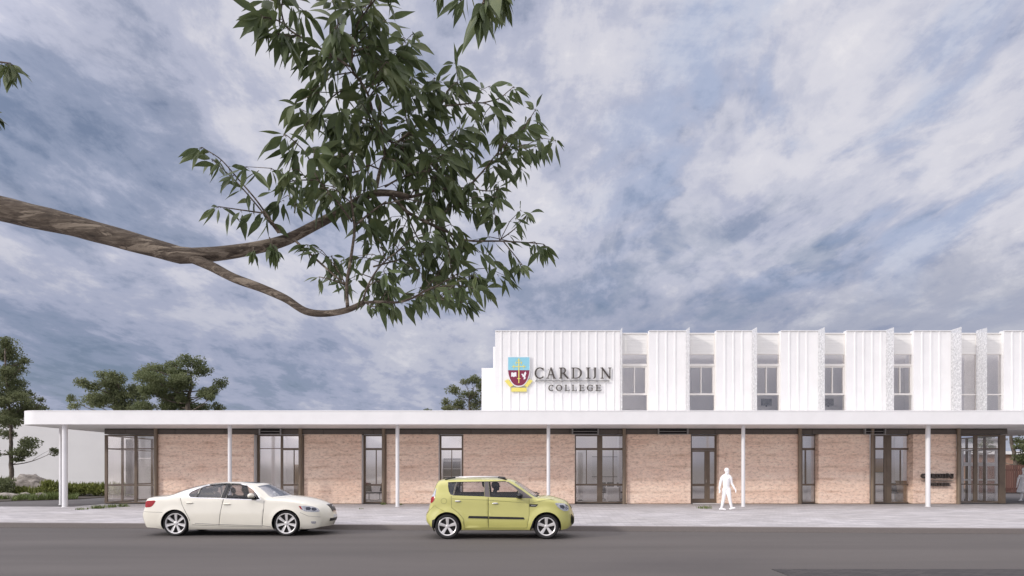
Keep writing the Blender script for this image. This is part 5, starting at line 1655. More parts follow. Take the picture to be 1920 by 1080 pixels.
# driver of the lime car, on the near front seat
hl = hat.location
dr_ = empty('person', (hl.x - .03, hl.y - .37, hl.z + .66), 'dark silhouette of the driver sitting behind the window of the lime hatchback', 'person')
m = MB()
head(m, (.0, 0, .735), (1, -.05, 0), .98, .010)
m.tube([(-.045, 0, .52), (-.03, 0, .60), (-.01, 0, .68)], [.07, .055, .055], 12)
m.tube([(-.02, 0, .0), (-.05, 0, .15), (-.06, 0, .32), (-.05, 0, .46), (-.045, 0, .53)], [.15, .145, .155, .16, .09], 14)
m.ball((-.05, 0, .44), .12, .215, .11, 14, 10)
for sg in (-1, 1):
    m.tube([(-.05, .20 * sg, .47), (.02, .24 * sg, .32), (.10, .24 * sg, .22), (.26, .19 * sg, .28), (.36, .16 * sg, .32)], [.062, .052, .045, .040, .028], 10)
    hand(m, (.36, .16 * sg, .32), (.6, 0, .8), (0, -sg, .2))
    m.tube([(.0, .10 * sg, .02), (.22, .11 * sg, .05), (.42, .11 * sg, .05), (.52, .11 * sg, -.12), (.62, .11 * sg, -.30)], [.10, .088, .07, .058, .045], 12)
remeshed(m, 'body', M['driver'], dr_, .012)


# ---------------------------------------------------------------- trees behind and beside the building
def leaf_cloud(mb, c, rx, ry, rz, n, size, rg, flat=.55, holes=.0, seed=0.0):
    c = Vector(c)
    for _ in range(n):
        for _try in range(6):
            d = Vector((rg.gauss(0, 1), rg.gauss(0, 1), rg.gauss(0, 1))); d.normalize()
            r = rg.random() ** .42
            p = Vector((d.x * rx * r, d.y * ry * r, d.z * rz * r))
            v = mnoise.noise((p + c) * 1.15 + Vector((seed, 0, 0))) + .5 * mnoise.noise((p + c) * 2.9)
            if v > holes - .16: break
        else: continue
        p += c
        s = size * rg.uniform(.6, 1.35)
        n_ = Vector((rg.gauss(0, .8), rg.gauss(0, .8), rg.gauss(0, .55) + flat)).normalized()
        u = n_.orthogonal().normalized(); u = Matrix.Rotation(rg.uniform(0, 6.28), 3, n_) @ u; w = n_.cross(u)
        a = p - u * s * .55; b = p + u * s * .6
        k = len(mb.v)
        mb.v += [tuple(a), tuple(p + w * s * .28 + n_ * s * .1), tuple(b), tuple(p - w * s * .30 + n_ * s * .06)]
        mb.f += [(k, k + 1, k + 2), (k, k + 2, k + 3)]


def curve_pts(a, b, sag, n=6, rg=rnd, wob=.12):
    a = Vector(a); b = Vector(b); L = (b - a).length; out = []
    off = Vector((rg.uniform(-1, 1), rg.uniform(-1, 1), 0)) * L * wob
    for i in range(n + 1):
        t = i / n; p = a.lerp(b, t); q = math.sin(math.pi * t)
        out.append(p + off * q + Vector((0, 0, -sag * L * q)))
    return out


def tree(name, trunk, radii, Y, clumps, leaf, dens, size, label, cat='tree', group=None, depth=2.2, holes=-0.42, seed=1, z0=-.02, limb=.06, flat=.55):
    """trunk: photo points from the foot up; clumps: (px, py, rx, ry) ellipses of foliage traced from the photo"""
    rg = random.Random(seed); S = Y / F
    x0 = PX(trunk[0][0], Y)
    root = empty(name, (x0, Y, z0), label, cat, group)
    pts = [Vector((x0, Y, z0 - .1))] + [Vector((PX(u, Y) , Y + rg.uniform(-.1, .1), PZ(v, Y))) for u, v in trunk[1:]]
    clumps = [(u, v, ru * 1.12, rv * 1.32) for u, v, ru, rv in clumps]
    fine = []
    for i in range(len(pts) - 1):
        for k in range(4): fine.append(pts[i].lerp(pts[i + 1], k / 4) + Vector((rg.uniform(-1, 1), rg.uniform(-1, 1), 0)) * radii[0] * .25)
    fine.append(pts[-1])
    rad = [radii[0] + (radii[1] - radii[0]) * (i / (len(fine) - 1)) ** .8 for i in range(len(fine))]
    rad[0] *= 1.35
    tm = MB(); tm.tube(fine, rad, 9, wob=.12)
    lm = MB(); lv = MB()
    for (u, v, ru, rv) in clumps:
        dy = rg.uniform(-1, 1) * depth
        c = Vector((PX(u, Y), Y + dy, PZ(v, Y)))
        rx, rz = ru * S, rv * S; ry = max(rx * .8, rz)
        n = max(60, int(dens * rx * (rz + .35 * ry) * 8.0))
        k = 4                                            # each traced clump is several smaller tufts
        for _ in range(k):
            o = Vector((rg.uniform(-.5, .5) * rx, rg.uniform(-.6, .6) * ry, rg.uniform(-.42, .42) * rz))
            leaf_cloud(lv, c + o, rx * rg.uniform(.5, .75), ry * .65, rz * rg.uniform(.65, .95), n // k, size, rg, flat, holes, seed)
        leaf_cloud(lv, c, rx, ry, rz, n // 3, size, rg, flat, holes, seed)
        best = min(range(len(fine)), key=lambda i: (fine[i] - c).length + (4 if fine[i].z > c.z - .3 * abs(fine[i].x - c.x) else 0) * 1.0)
        a = fine[best]; L = (c - a).length
        r0 = min(rad[best] * .6, limb * (0.5 + .12 * L))
        lp = curve_pts(a, c, .08, 6, rg)
        lm.tube(lp, [r0 * (1 - .8 * i / 6) for i in range(7)], 6)
        for _ in range(3):
            e = c + Vector((rg.uniform(-.8, .8) * rx, rg.uniform(-.7, .7) * ry, rg.uniform(-.2, .7) * rz)); s_ = lp[rg.randint(3, 5)]
            lm.tube(curve_pts(s_, e, .05, 3, rg), [r0 * .35, r0 * .28, r0 * .2, r0 * .1], 5)
    to = tm.build('trunk', M['bark'], root, smooth=True)
    if lm.v: lm.build('limbs', M['bark'], root, smooth=True)
    lv.build('crown', leaf, root)
    return root


tree('garden_tree', [(21.5, 929), (22, 900), (21, 862), (20, 822), (19, 780), (14, 735), (10, 690), (12, 655)], (.16, .045), 42.5,
     [(14, 645, 20, 11), (2, 662, 26, 14), (36, 676, 13, 6), (14, 690, 22, 11), (52, 692, 5, 4), (-8, 705, 24, 16), (16, 722, 24, 10), (8, 744, 26, 10), (48, 745, 22, 8), (70, 757, 18, 7),
      (40, 765, 30, 8), (88, 751, 7, 4), (5, 775, 24, 9), (-15, 790, 24, 14), (42, 792, 22, 7), (12, 815, 16, 7), (64, 832, 21, 9), (82, 846, 9, 7), (40, 849, 26, 7), (13, 850, 10, 7), (36, 861, 11, 4), (-18, 840, 20, 12), (30, 738, 26, 10), (28, 758, 28, 9), (4, 722, 22, 12), (26, 700, 18, 9), (60, 772, 20, 6), (22, 778, 24, 8)],
     M['leaf_a'], 170, .12, 'tall layered tree with bare trunk in the garden at far left', seed=3, depth=1.3, limb=.05, holes=-.36)
tree('spreading_tree', [(222, 908), (222, 850), (224, 800), (216, 765), (212, 738)], (.34, .12), 60,
     [(207, 705, 11, 6), (196, 716, 16, 8), (218, 722, 18, 9), (179, 723, 13, 8), (163, 737, 16, 10), (131, 747, 9, 7), (146, 764, 11, 5), (188, 740, 18, 10), (241, 714, 20, 9), (232, 745, 24, 12), (205, 756, 20, 8), (255, 730, 20, 10), (245, 764, 26, 8), (172, 757, 10, 6), (222, 733, 24, 9), (200, 728, 18, 9), (190, 752, 20, 8), (238, 758, 24, 8), (262, 745, 20, 9)],
     M['leaf_a'], 95, .16, 'darker left half of the broad tree mass rising behind the low roof', seed=5, depth=2.2, limb=.07)
tree('spreading_tree', [(352, 906), (352, 850), (353, 790), (352, 757), (356, 735), (360, 700)], (.36, .10), 58,
     [(308, 677, 17, 6), (290, 692, 28, 10), (362, 684, 24, 12), (372, 694, 18, 8), (345, 702, 24, 8), (270, 704, 20, 8), (306, 716, 30, 10), (404, 716, 12, 9), (410, 730, 8, 8), (398, 741, 18, 9), (344, 724, 25, 10), (376, 734, 18, 8),
      (284, 733, 20, 10), (298, 747, 22, 11), (324, 754, 24, 10), (278, 763, 20, 7), (407, 764, 13, 7), (414, 750, 7, 6), (345, 748, 14, 8), (322, 738, 18, 9), (330, 718, 30, 12), (360, 715, 26, 10), (300, 734, 28, 10), (350, 760, 26, 8), (312, 762, 26, 8), (275, 720, 20, 9)],
     M['leaf_b'], 95, .16, 'taller right half of the broad tree mass, with pale olive domes', seed=8, depth=2.2, limb=.07)
tree('roofline_tree', [(884, 905), (882, 850), (884, 790), (880, 750)], (.30, .08), 60,
     [(890, 712, 14, 7), (872, 718, 10, 5), (905, 722, 14, 12), (850, 735, 14, 7), (880, 738, 20, 9), (836, 755, 11, 7), (862, 757, 18, 9), (895, 757, 16, 10), (845, 766, 16, 5), (915, 745, 14, 14)],
     M['leaf_c'], 100, .15, 'pale olive tree beside the white stepped end wall', seed=11, depth=1.6, holes=-.30)
tree('roofline_tree', [(803, 905), (803, 850), (804, 790), (803, 772)], (.2, .07), 64, [(801, 770, 5, 3.2), (806, 772, 5, 3)],
     M['leaf_b'], 90, .18, 'tiny treetop just showing above the canopy, left of the stepped end wall', seed=12, depth=.4)
tree('courtyard_tree', [(1904, 921), (1903, 871), (1900, 841), (1895, 815), (1890, 790)], (.20, .08), 52,
     [(1913, 826, 14, 5), (1893, 838, 9, 6), (1915, 843, 16, 7), (1905, 857, 15, 7), (1893, 864, 7, 3.5), (1922, 862, 14, 9), (1898, 812, 16, 5), (1935, 830, 18, 12)],
     M['leaf_a'], 70, .17, 'green tree with pale bare trunk behind the red slat fence', seed=14, depth=1.0, limb=.09)
tree('courtyard_tree', [(1842, 921), (1843, 880), (1846, 850), (1852, 830)], (.16, .06), 56,
     [(1818, 826, 9, 4), (1836, 834, 10, 4), (1862, 828, 10, 4), (1872, 838, 8, 4), (1806, 838, 6, 4), (1850, 818, 14, 4)],
     M['leaf_a'], 42, .17, 'thin sparse tree seen through the glazed entrance corner', seed=15, depth=.8, limb=.09)


# ---------------------------------------------------------------- garden
def rock(px, py, Y, rx, ry, rz, seed, label, name='boulder', group=None):
    r = MB(); c = Vector((PX(px, Y), Y, 0.02))
    m = MB(); n, k = 36, 22; vs = []
    for i in range(k + 1):
        th = math.pi * i / k
        for j in range(n):
            ph = 2 * math.pi * j / n
            d = Vector((math.sin(th) * math.cos(ph), math.sin(th) * math.sin(ph), math.cos(th)))
            o = Vector((seed * 7.3, seed * 1.9, 0))
            f = 1 + .32 * mnoise.noise(d * 1.3 + o) + .16 * abs(mnoise.noise(d * 3.1 + o)) + .06 * mnoise.noise(d * 7.5 + o)
            vs.append(c + Vector((d.x * rx * f, d.y * ry * f, d.z * rz * f)))
    fs = []
    for i in range(k):
        for j in range(n):
            b = (j + 1) % n; fs.append((i * n + j, (i + 1) * n + j, (i + 1) * n + b, i * n + b))
    m.add(vs, fs)
    o = m.build(name, M['rock'], smooth=True, merge=1e-4, fixn=True, angle=38)
    tag(o, label, 'rock', group)
    return o


rock(58, 0, 41.0, 1.34, .9, 1.34, 1, 'large pale weathered boulder beside the garden tree trunk')
rock(14, 0, 38.0, .75, .5, .32, 2, 'low dark rock at the left edge of the garden bed', 'garden_rock', 'small rocks in the garden bed')
rock(45, 0, 38.4, .42, .3, .30, 3, 'small grey rock in front of the large boulder', 'garden_rock', 'small rocks in the garden bed')
rock(76, 0, 38.2, .34, .28, .36, 4, 'small pale rounded stone among grass right of the boulder', 'garden_rock', 'small rocks in the garden bed')


def shrub(px0, px1, ytop, Y, n, size, mat, label, seed, name='shrub', cat='shrub', group=None, ybase=.02, thick=.7, stems=10):
    rg = random.Random(seed); x0, x1 = PX(px0, Y), PX(px1, Y); h = PZ(ytop, Y)
    root = empty(name, ((x0 + x1) / 2, Y, ybase), label, cat, group)
    lv = MB(); st = MB()
    k = max(2, int((x1 - x0) / (h * .55)))
    for i in range(k):
        cx = x0 + (x1 - x0) * (i + .5) / k; hh = h * rg.uniform(.82, 1.0)
        leaf_cloud(lv, (cx, Y + rg.uniform(-.2, .2), hh * .52), (x1 - x0) / k * .75, thick, hh * .5, n // k, size, rg, .3, -.2, seed)
    for i in range(n // 5):                              # upright sprigs that break the outline
        x = rg.uniform(x0, x1); y = Y + rg.uniform(-thick, thick) * .7; z = h * rg.uniform(.55, .98); w = size * .35; a = rg.uniform(0, 3.1)
        b = len(lv.v); dx_, dy_ = math.cos(a) * w, math.sin(a) * w
        lv.v += [(x - dx_, y - dy_, z - size), (x + dx_, y + dy_, z - size), (x + rg.uniform(-.06, .06), y, z + size * rg.uniform(.4, 1.3))]; lv.f.append((b, b + 1, b + 2))
    for i in range(stems):
        x = rg.uniform(x0 + .1, x1 - .1); st.tube([(x, Y, 0), (x + rg.uniform(-.15, .15), Y + rg.uniform(-.2, .2), h * .7)], [.018, .008], 5)
    lv.build('foliage', mat, root); st.build('stems', M['bark'], root)
    return root


shrub(-26, 23, 893, 39.0, 1500, .13, M['leaf_a'], 'dark green bushy shrub at the left edge under the garden tree', 21, thick=.6)
shrub(30, 52, 911, 39.4, 500, .11, M['hedge'], 'small olive shrub in front of the large boulder', 22, thick=.4)
shrub(80, 116, 900, 40.2, 1300, .13, M['hedge'], 'olive shrub filling the gap right of the boulder', 23, thick=.6)
shrub(116, 262, 905, 42.3, 4200, .14, M['hedge'], 'long low olive hedge along the pale wall', 24, 'hedge', 'hedge', thick=.8, stems=30)
shrub(55, 84, 912, 39.2, 600, .11, M['hedge'], 'tufty olive shrub at the foot of the boulder, beside pale stone', 25, thick=.4)

rg = random.Random(31)
gm = MB()
def blade(mb, x, y, h, rg, z=0.0, w=.012, lean=.5):
    a = rg.uniform(0, 6.28); l = h * rg.uniform(.1, lean); dx_, dy_ = math.cos(a), math.sin(a); b = len(mb.v)
    px_, py_ = -dy_ * w, dx_ * w
    mb.v += [(x - px_, y - py_, z), (x + px_, y + py_, z), (x + dx_ * l * .4 + px_ * .7, y + dy_ * l * .4 + py_ * .7, z + h * .6), (x + dx_ * l * .4 - px_ * .7, y + dy_ * l * .4 - py_ * .7, z + h * .6), (x + dx_ * l, y + dy_ * l, z + h)]
    mb.f += [(b, b + 1, b + 2, b + 3), (b + 3, b + 2, b + 4)]
for _ in range(7000):
    Yb = rg.uniform(34.6, 39.6); px = rg.uniform(-30, 146); x = PX(px, Yb)
    front = 33.9 + (x + 40) * .09 if x < -27 else 35.0 + (x + 27) * 1.05
    if Yb < front + .1 or x > -24.7: continue
    if px < 22 and Yb < 37: continue
    q_ = mnoise.noise(Vector((x * 1.3, Yb * .8, 2.0)))
    if q_ < -.12: continue
    blade(gm, x, Yb, rg.uniform(.10, .34) * (1 + q_), rg, .02, .022, 1.1)
go = gm.build('ground_cover', M['grass']); tag(go, 'grassy ground cover spreading over the garden bed', 'ground cover', kind='stuff')


def tuft(px, py, spread, n, h, label, seed):
    rg = random.Random(seed); Yb = F * CZ / (py - HZ); x0 = PX(px, Yb); s = spread * Yb / F
    m = MB()
    for _ in range(n):
        x = x0 + rg.gauss(0, .45) * s; blade(m, x, Yb + rg.gauss(0, .12), h * rg.uniform(.4, 1.1), rg, 0.001, .012, 1.3)
    o = m.build('weed_tuft', M['grass']); return tag(o, label, 'weed', 'weed tufts growing on the pavement')


tuft(152, 955.5, 12, 60, .10, 'small faint weed tuft on the paving right of the two left columns', 41)
tuft(184, 953.5, 13, 160, .17, 'bright green weed tuft, largest of those by the left corner window', 42)
tuft(207, 951.5, 12, 110, .16, 'green weed tuft between two others below the left corner window', 43)
tuft(229, 950.2, 12, 110, .17, 'green weed tuft nearest the rear of the cream car', 44)
tuft(719, 946, 6, 60, .14, 'weed tuft at the foot of the bronze post right of the cream car', 45)
tuft(604, 953.5, 10, 24, .06, 'faint pale weed tuft beside the bonnet of the cream car', 46)
tuft(1322, 953.5, 13, 90, .16, 'pale green weed tuft left of the walking white figure', 47)
tuft(752, 946.5, 4, 30, .10, 'tiny weed tuft behind the white column left of the lime car', 48)
tuft(678, 954.5, 8, 16, .05, 'sparse dry weed tuft on the paving between the two cars', 49)

# ---------------------------------------------------------------- gum tree hanging into the picture
YT = 2.6
gum = empty('gum_tree', (-4.75, YT, -.02), 'gum tree branch with hanging lance-shaped leaves reaching in from the left', 'tree')
bk_ = MB(); tw = MB(); lf = MB()
rg = random.Random(99)


def pth(pts, y0, y1):
    n = len(pts); L = [0]
    for i in range(1, n): L.append(L[-1] + math.hypot(pts[i][0] - pts[i - 1][0], pts[i][1] - pts[i - 1][1]))
    ctrl = [tuple(P(u, v, y0 + (y1 - y0) * L[i] / L[-1])) for i, (u, v) in enumerate(pts)]
    return [Vector(v) for _, v in catmull(ctrl, 5)]


def taper(n, a, b): return [a + (b - a) * i / (n - 1) for i in range(n)]


PXM = YT / F                                              # metres per photo pixel at the branch
trunk = [Vector((-4.75, YT, -.1)), Vector((-4.72, YT + .03, .8)), Vector((-4.66, YT, 1.8)), Vector((-4.55, YT - .02, 2.9)), Vector((-4.60, YT + .05, 4.2)), Vector((-4.75, YT + .1, 5.6)), Vector((-4.7, YT, 7.2))]
tp = [Vector(v) for _, v in catmull([tuple(v) for v in trunk], 5)]
bm_ = MB(); bm_.tube(tp, taper(len(tp), .20, .07), 16, wob=.06)
bm_.build('trunk', M['gum_bark'], gum, smooth=True)
limb = [Vector((-4.56, YT, 2.75)), Vector((-3.9, YT - .03, 2.98)), Vector((-3.1, YT, 2.93))] + [P(u, v, YT) for u, v in ((-160, 352), (0, 391), (110, 416), (215, 444), (300, 468), (352, 482), (372, 484))]
lp = [Vector(v) for _, v in catmull([tuple(v) for v in limb], 6)]
rr = []
for p in lp:
    t = (p.x + 4.56) / (4.56 - 1.22); rr.append(.085 + (.0245 * .95 - .085) * min(1, max(0, t)) ** .85 if t < .75 else .0)
for i, p in enumerate(lp):
    u = 960 + p.x / p.y * F
    rr[i] = PXM * (23 - 7.5 * max(0, u) / 365) if u > 0 else PXM * (23 + 18 * min(1, -u / 1300))
up_ = pth([(352, 480), (420, 474), (478, 465), (535, 450), (588, 424), (640, 396), (690, 366), (730, 362), (768, 370)], 2.6, 2.75)
ur = [PXM * (15.2 - 9.7 * (i / (len(up_) - 1)) ** .75) for i in range(len(up_))]
cut = [i for i, p in enumerate(lp) if p.x < P(345, 482, YT).x]
bk_.tube([lp[i] for i in cut] + up_[1:], [rr[i] for i in cut] + ur[1:], 14, wob=.07)
lo_ = pth([(355, 482), (395, 499), (440, 522), (490, 540), (535, 560), (572, 583), (610, 588), (652, 581), (682, 567)], 2.6, 2.45)
bk_.tube(lo_, [PXM * (9.8 - 5.3 * (i / (len(lo_) - 1))) for i in range(len(lo_))], 12, wob=.06)
bk_.build('branch', M['gum_bark'], gum, smooth=True)


def gleaf(base, d, L, w, curl):
    """lance-shaped leaf: folded along the midrib, drooping towards its tip"""
    d = d.normalized(); dn = Vector((0, 0, -1))
    side = d.cross(Vector((rg.uniform(-1, 1), rg.uniform(-1, 1), rg.uniform(-.4, .4))))
    if side.length < 1e-3: side = d.orthogonal()
    side.normalize(); p = Vector(base); k0 = len(lf.v); N = 6
    prof = (0.05, .62, .98, .95, .66, .30, 0.0)
    p = p + d * L * .06
    for i in range(N + 1):
        s_ = side - d * side.dot(d); s_.normalize(); nn = d.cross(s_)
        hw = w * .5 * prof[i]
        lf.v += [tuple(p - s_ * hw + nn * hw * .35), tuple(p), tuple(p + s_ * hw + nn * hw * .35)]
        p = p + d * (L / N); d = (d + dn * curl / N + nn * rg.uniform(-.06, .06)).normalized()
    for i in range(N):
        a = k0 + 3 * i; lf.f += [(a, a + 1, a + 4, a + 3), (a + 1, a + 2, a + 5, a + 4)]


def spray(p, d, n, L, sc=1.0):
    L = L * .82
    if p.y < 4 and 880 - (p.z - CZ) / p.y * F > 583: return
    for i in range(n):
        dd = (d * rg.uniform(.2, .9) + Vector((rg.gauss(0, .55), rg.gauss(0, .5), rg.gauss(-.85, .42)))).normalized()
        l = L * rg.uniform(.65, 1.2); st = p + dd * l * .12
        tw.tube([p, st], [.0011, .0008], 4, caps=False)
        gleaf(st, dd, l, l * rg.uniform(.21, .32), rg.uniform(.15, .9))


def twig(pts, y0, y1, r0, r1, L=.125, every=.050, n_along=1, n_end=6, subs=0, subL=.16, start=.15):
    q_ = pth(pts, y0, y1)
    if n_end >= 3: q_ = q_[:max(5, int(len(q_) * .90))]
    n = len(q_)
    tw.tube(q_, taper(n, r0 * PXM, r1 * PXM), 6, wob=.05)
    acc = 0
    for i in range(1, n):
        acc += (q_[i] - q_[i - 1]).length
        d = (q_[i] - q_[i - 1]).normalized()
        if i / n > start and acc > every * .58:
            acc = 0; spray(q_[i], d, n_along + (rg.random() < .7), L)
    spray(q_[-1], (q_[-1] - q_[-2]).normalized(), n_end + 1, L * .85)
    for _ in range(int(subs * 1.6 + .5)):
        i = rg.randint(int(n * start), n - 2); d = (q_[i + 1] - q_[i - 1]).normalized()
        dd = (d * rg.uniform(.1, .8) + Vector((rg.gauss(0, .7), rg.gauss(0, .6), max(-.3, rg.gauss(.08, .5))))).normalized()
        if 880 - (q_[i].z - CZ) / q_[i].y * F > 520: dd.z = abs(dd.z) * .6 + .1
        e = q_[i] + dd * subL * rg.uniform(.6, 1.25); mid = (q_[i] + e) / 2 + Vector((0, 0, .02))
        tw.tube([q_[i], mid, e], [r1 * PXM * 1.1, r1 * PXM * .9, r1 * PXM * .5], 5)
        spray(mid, dd, 2, L); spray(q_[i].lerp(e, .75), dd, 2, L); spray(e, dd, rg.randint(4, 6), L)
    return q_


S_ = .118
TW = [
    # left sprays
    ([(526, 437), (500, 402), (478, 372), (446, 335), (415, 300), (385, 280), (356, 263)], 2.62, 2.45, 2.2, .8, .105, .045, 1, 3, 0),
    ([(522, 437), (490, 395), (448, 346), (412, 312), (385, 288)], 2.62, 2.55, 2.0, .8, .095, .05, 1, 3, 0),
    ([(497, 400), (441, 392), (395, 385)], 2.55, 2.45, 1.5, .8, .10, .05, 1, 4, 0),
    ([(552, 450), (597, 490), (648, 535)], 2.62, 2.5, 2.6, 1.6, .10, .3, 0, 1, 0),
    ([(652, 580), (650, 535), (657, 490), (664, 440), (664, 415)], 2.46, 2.55, 3.6, 2.4, .10, .3, 0, 0, 0),
    ([(664, 420), (658, 370), (652, 327), (640, 285), (632, 250)], 2.55, 2.65, 2.4, 1.0, S_, .05, 1, 6, 3),
    ([(664, 424), (700, 395), (735, 370)], 2.55, 2.7, 2.2, 1.5, S_, .05, 1, 3, 1),
    ([(660, 416), (628, 372), (597, 338), (575, 290), (548, 262), (520, 242)], 2.55, 2.35, 2.0, .8, .13, .05, 1, 5, 2),
    ([(597, 338), (560, 338), (520, 345)], 2.45, 2.4, 1.4, .8, .11, .05, 1, 4, 1),
    ([(552, 400), (556, 370), (562, 335)], 2.55, 2.5, 1.4, .8, .11, .05, 2, 5, 1),
    ([(505, 445), (512, 462), (520, 472)], 2.6, 2.55, 1.2, .8, .09, .02, 2, 6, 0),
    ([(478, 462), (474, 472)], 2.6, 2.58, 1.2, .8, .075, .02, 2, 4, 0),
    ([(648, 535), (620, 524), (588, 517)], 2.5, 2.45, 1.4, .8, .075, .04, 1, 5, 0),
    ([(650, 537), (630, 500), (618, 470)], 2.5, 2.6, 1.4, .8, .09, .05, 1, 4, 1),
    # lower right
    ([(682, 567), (715, 566), (752, 566), (786, 552), (812, 525), (834, 500)], 2.46, 2.8, 2.8, 1.0, .10, .05, 1, 6, 4),
    ([(752, 566), (770, 560), (789, 553), (824, 561), (862, 566), (892, 570)], 2.5, 2.62, 1.8, .8, .09, .04, 1, 8, 3),
    ([(680, 567), (690, 535), (712, 500), (742, 474), (775, 455)], 2.46, 2.7, 2.2, 1.0, .10, .045, 1, 6, 4),
    ([(682, 566), (700, 575), (712, 570)], 2.46, 2.42, 1.2, .8, .06, .03, 1, 4, 0),
    ([(786, 552), (830, 530), (868, 506)], 2.6, 2.75, 1.6, .8, .095, .04, 2, 8, 3),
    ([(700, 500), (760, 484), (800, 475), (850, 468)], 2.65, 2.85, 1.8, .8, .095, .045, 1, 6, 4),
    # right, from the end of the upper branch
    ([(735, 368), (762, 396), (798, 416), (842, 436), (878, 451), (937, 452), (990, 455), (1020, 458), (1046, 464)], 2.72, 2.95, 4.0, .9, .105, .055, 1, 8, 5),
    ([(937, 450), (964, 430), (981, 410), (994, 397)], 2.9, 2.95, 1.3, .7, .09, .05, 1, 4, 0),
    ([(944, 453), (967, 481), (982, 500)], 2.9, 2.85, 1.3, .7, .10, .04, 1, 6, 0),
    ([(768, 370), (813, 358), (842, 353), (878, 353), (919, 358), (946, 346)], 2.75, 3.0, 3.0, .9, .11, .05, 1, 8, 3),
    ([(878, 351), (902, 325), (922, 300), (944, 275), (978, 244), (1000, 212), (1016, 186)], 2.9, 3.1, 2.2, .8, .115, .05, 1, 6, 3),
    ([(930, 292), (964, 278), (989, 271), (1022, 280)], 3.0, 3.05, 1.5, .8, .11, .045, 1, 6, 1),
    ([(798, 416), (830, 400), (862, 382), (900, 395)], 2.8, 2.95, 1.8, .8, .105, .045, 1, 6, 3),
    ([(842, 436), (862, 470), (880, 500), (896, 520)], 2.8, 2.9, 1.8, .8, .11, .045, 1, 7, 3),
    ([(762, 396), (780, 440), (806, 480), (828, 512)], 2.75, 2.85, 1.8, .8, .105, .045, 1, 6, 4),
    # up the middle
    ([(706, 350), (713, 318), (722, 293), (745, 268), (769, 247), (797, 219), (825, 200), (842, 168), (855, 137)], 2.7, 2.9, 4.2, 1.2, .115, .05, 1, 7, 6),
    ([(825, 199), (861, 196), (905, 193), (930, 205), (960, 226)], 2.85, 3.0, 2.0, .8, .115, .05, 1, 6, 3),
    ([(905, 193), (935, 185), (952, 172), (968, 158)], 2.95, 3.05, 1.5, .7, .10, .05, 1, 4, 0),
    ([(722, 293), (719, 272), (714, 256), (708, 235), (704, 228)], 2.72, 2.6, 3.0, 2.4, S_, .08, 1, 1, 2),
    ([(716, 258), (704, 231), (692, 183), (678, 156), (659, 128), (644, 79), (635, 41), (622, -5), (615, -40)], 2.62, 2.35, 2.8, 1.2, .125, .05, 1, 6, 6),
    ([(656, 125), (623, 104), (586, 82), (550, 61), (533, 43), (524, 0), (515, -45)], 2.45, 2.25, 2.2, 1.2, .14, .035, 2, 6, 3),
    ([(540, 50), (515, 36), (484, 30)], 2.28, 2.2, 1.4, .8, .14, .022, 2, 9, 0),
    ([(560, 66), (540, 66), (515, 60)], 2.3, 2.22, 1.3, .8, .14, .025, 2, 7, 0),
    ([(659, 118), (663, 82), (670, 45), (690, 15), (705, -20)], 2.45, 2.35, 2.0, 1.2, .125, .045, 1, 6, 5),
    ([(623, 107), (602, 112), (584, 116)], 2.42, 2.38, 1.3, .8, .105, .03, 1, 7, 0),
    ([(678, 156), (640, 170), (612, 192), (596, 215)], 2.55, 2.45, 1.6, .8, .12, .045, 1, 6, 2),
    ([(704, 231), (676, 222), (650, 236), (622, 244)], 2.6, 2.5, 1.6, .8, .125, .045, 1, 7, 2),
    ([(692, 183), (715, 150), (735, 120), (742, 90)], 2.6, 2.55, 1.6, .8, .12, .045, 1, 5, 3),
    ([(769, 247), (760, 210), (770, 170), (775, 130)], 2.75, 2.7, 1.8, .8, .115, .045, 1, 6, 3),
    ([(745, 268), (700, 262), (664, 270), (640, 262)], 2.75, 2.65, 1.6, .8, .12, .045, 1, 6, 3),
    ([(722, 293), (760, 300), (800, 292), (846, 268), (880, 262)], 2.75, 2.95, 2.0, .8, .115, .045, 1, 6, 5),
    ([(713, 318), (690, 310), (670, 322), (640, 326)], 2.7, 2.6, 1.6, .8, .12, .045, 1, 6, 3),
    ([(722, 350), (760, 330), (810, 318), (850, 312)], 2.72, 2.9, 2.0, .8, .115, .045, 1, 6, 5),
    ([(768, 370), (790, 340), (830, 330)], 2.75, 2.85, 1.6, .8, .115, .045, 1, 5, 3),
    # big near bunches hanging in at the top
    ([(930, -90), (922, -45), (910, -8), (906, 6)], 1.75, 1.72, 2.0, 1.6, .135, .03, 2, 13, 0),
    ([(925, -70), (940, -30), (948, 4)], 1.78, 1.8, 1.6, 1.2, .105, .03, 2, 9, 0),
    ([(920, -60), (890, -30), (872, -8), (862, 2)], 1.9, 2.0, 1.6, 1.0, .09, .03, 1, 4, 0),
    ([(850, -60), (834, -30), (826, -10)], 2.1, 2.1, 1.6, 1.0, .085, .03, 1, 5, 0),
    # tips of another branch at the left edge
    ([(-120, 90), (-60, 105), (-15, 114), (14, 118), (24, 119)], 2.3, 2.2, 2.2, 1.0, .105, .025, 2, 10, 0),
    ([(-110, 190), (-60, 202), (-30, 208), (-2, 214)], 2.3, 2.2, 2.2, 1.0, .075, .025, 2, 9, 0),
]
for a in TW: twig(*a)
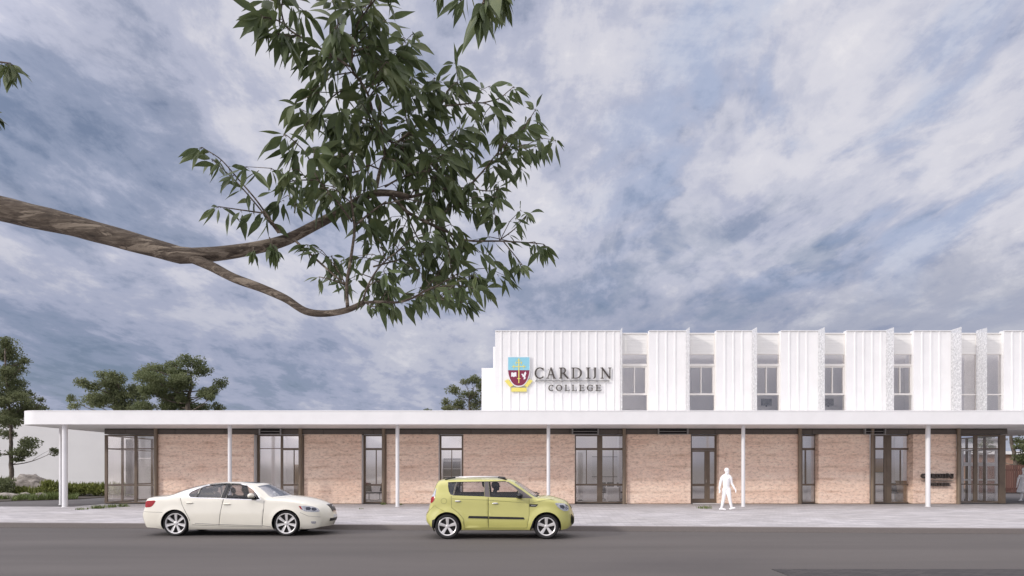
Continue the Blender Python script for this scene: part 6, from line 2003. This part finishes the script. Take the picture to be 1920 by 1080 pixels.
# the twigs that leave the top and the left edge grow from limbs of the same tree
def limb2(a, b, r0, r1, mid=None):
    pts = curve_pts(a, b, -.10, 8, rg, .04); tw.tube(pts, taper(9, r0, r1), 8, wob=.05)
limb2((-4.62, YT, 4.3), P(930, -90, 1.75), .05, .006)
limb2((-4.62, YT, 4.0), P(615, -40, 2.35), .045, .006)
limb2((-4.62, YT, 4.1), P(705, -20, 2.35), .04, .004)
limb2((-4.60, YT, 3.9), P(515, -45, 2.25), .04, .005)
limb2((-4.62, YT, 4.4), P(850, -60, 2.1), .035, .004)
limb2((-4.58, YT, 3.1), P(-120, 90, 2.3), .035, .006)
limb2((-4.58, YT, 3.0), P(-110, 190, 2.3), .03, .005)
# crown above the frame
for i in range(30):
    z = rg.uniform(5.4, 8.2); a = rg.uniform(0, 6.28); r = rg.uniform(.3, 2.6)
    c = Vector((-4.7 + r * math.cos(a), YT + .8 * r * math.sin(a), z))
    if c.y > 1.0 and c.z < 1.75 + .72 * c.y + .4: continue
    s0 = tp[min(len(tp) - 1, int(len(tp) * min(1, (z - .8) / 7.2)))]
    pts = curve_pts(s0, c, -.06, 5, rg, .08); tw.tube(pts, taper(6, .022, .004), 6)
    for k in range(7): spray(pts[-1].lerp(pts[2], rg.random() * .7), Vector((0, 0, -.4)), 5, .17)
# added bough left and forward, out of view, leafed to shade the road
bq = curve_pts((-4.60, YT + .03, 4.1), (-7.4, 6.0, 5.6), -.05, 10, rg, .05); tw.tube(bq, taper(11, .06, .02), 8, wob=.05)
for i in range(75):
    c = Vector((-8.1 + rg.gauss(0, .85), 6.4 + rg.gauss(0, .75), 5.9 + rg.gauss(0, .6)))
    if c.x / c.y > -.80: continue
    pts = curve_pts(bq[rg.randint(6, 10)], c, -.06, 5, rg, .08); tw.tube(pts, taper(6, .014, .004), 6)
    for k in range(7): spray(pts[-1].lerp(pts[2], rg.random() * .7), Vector((0, 0, -.4)), 5, .21)
tw.build('twigs', M['bark'] if False else M['gum_bark'], gum, smooth=True)
lf.build('foliage', M['gum_leaf'], gum, smooth=True)
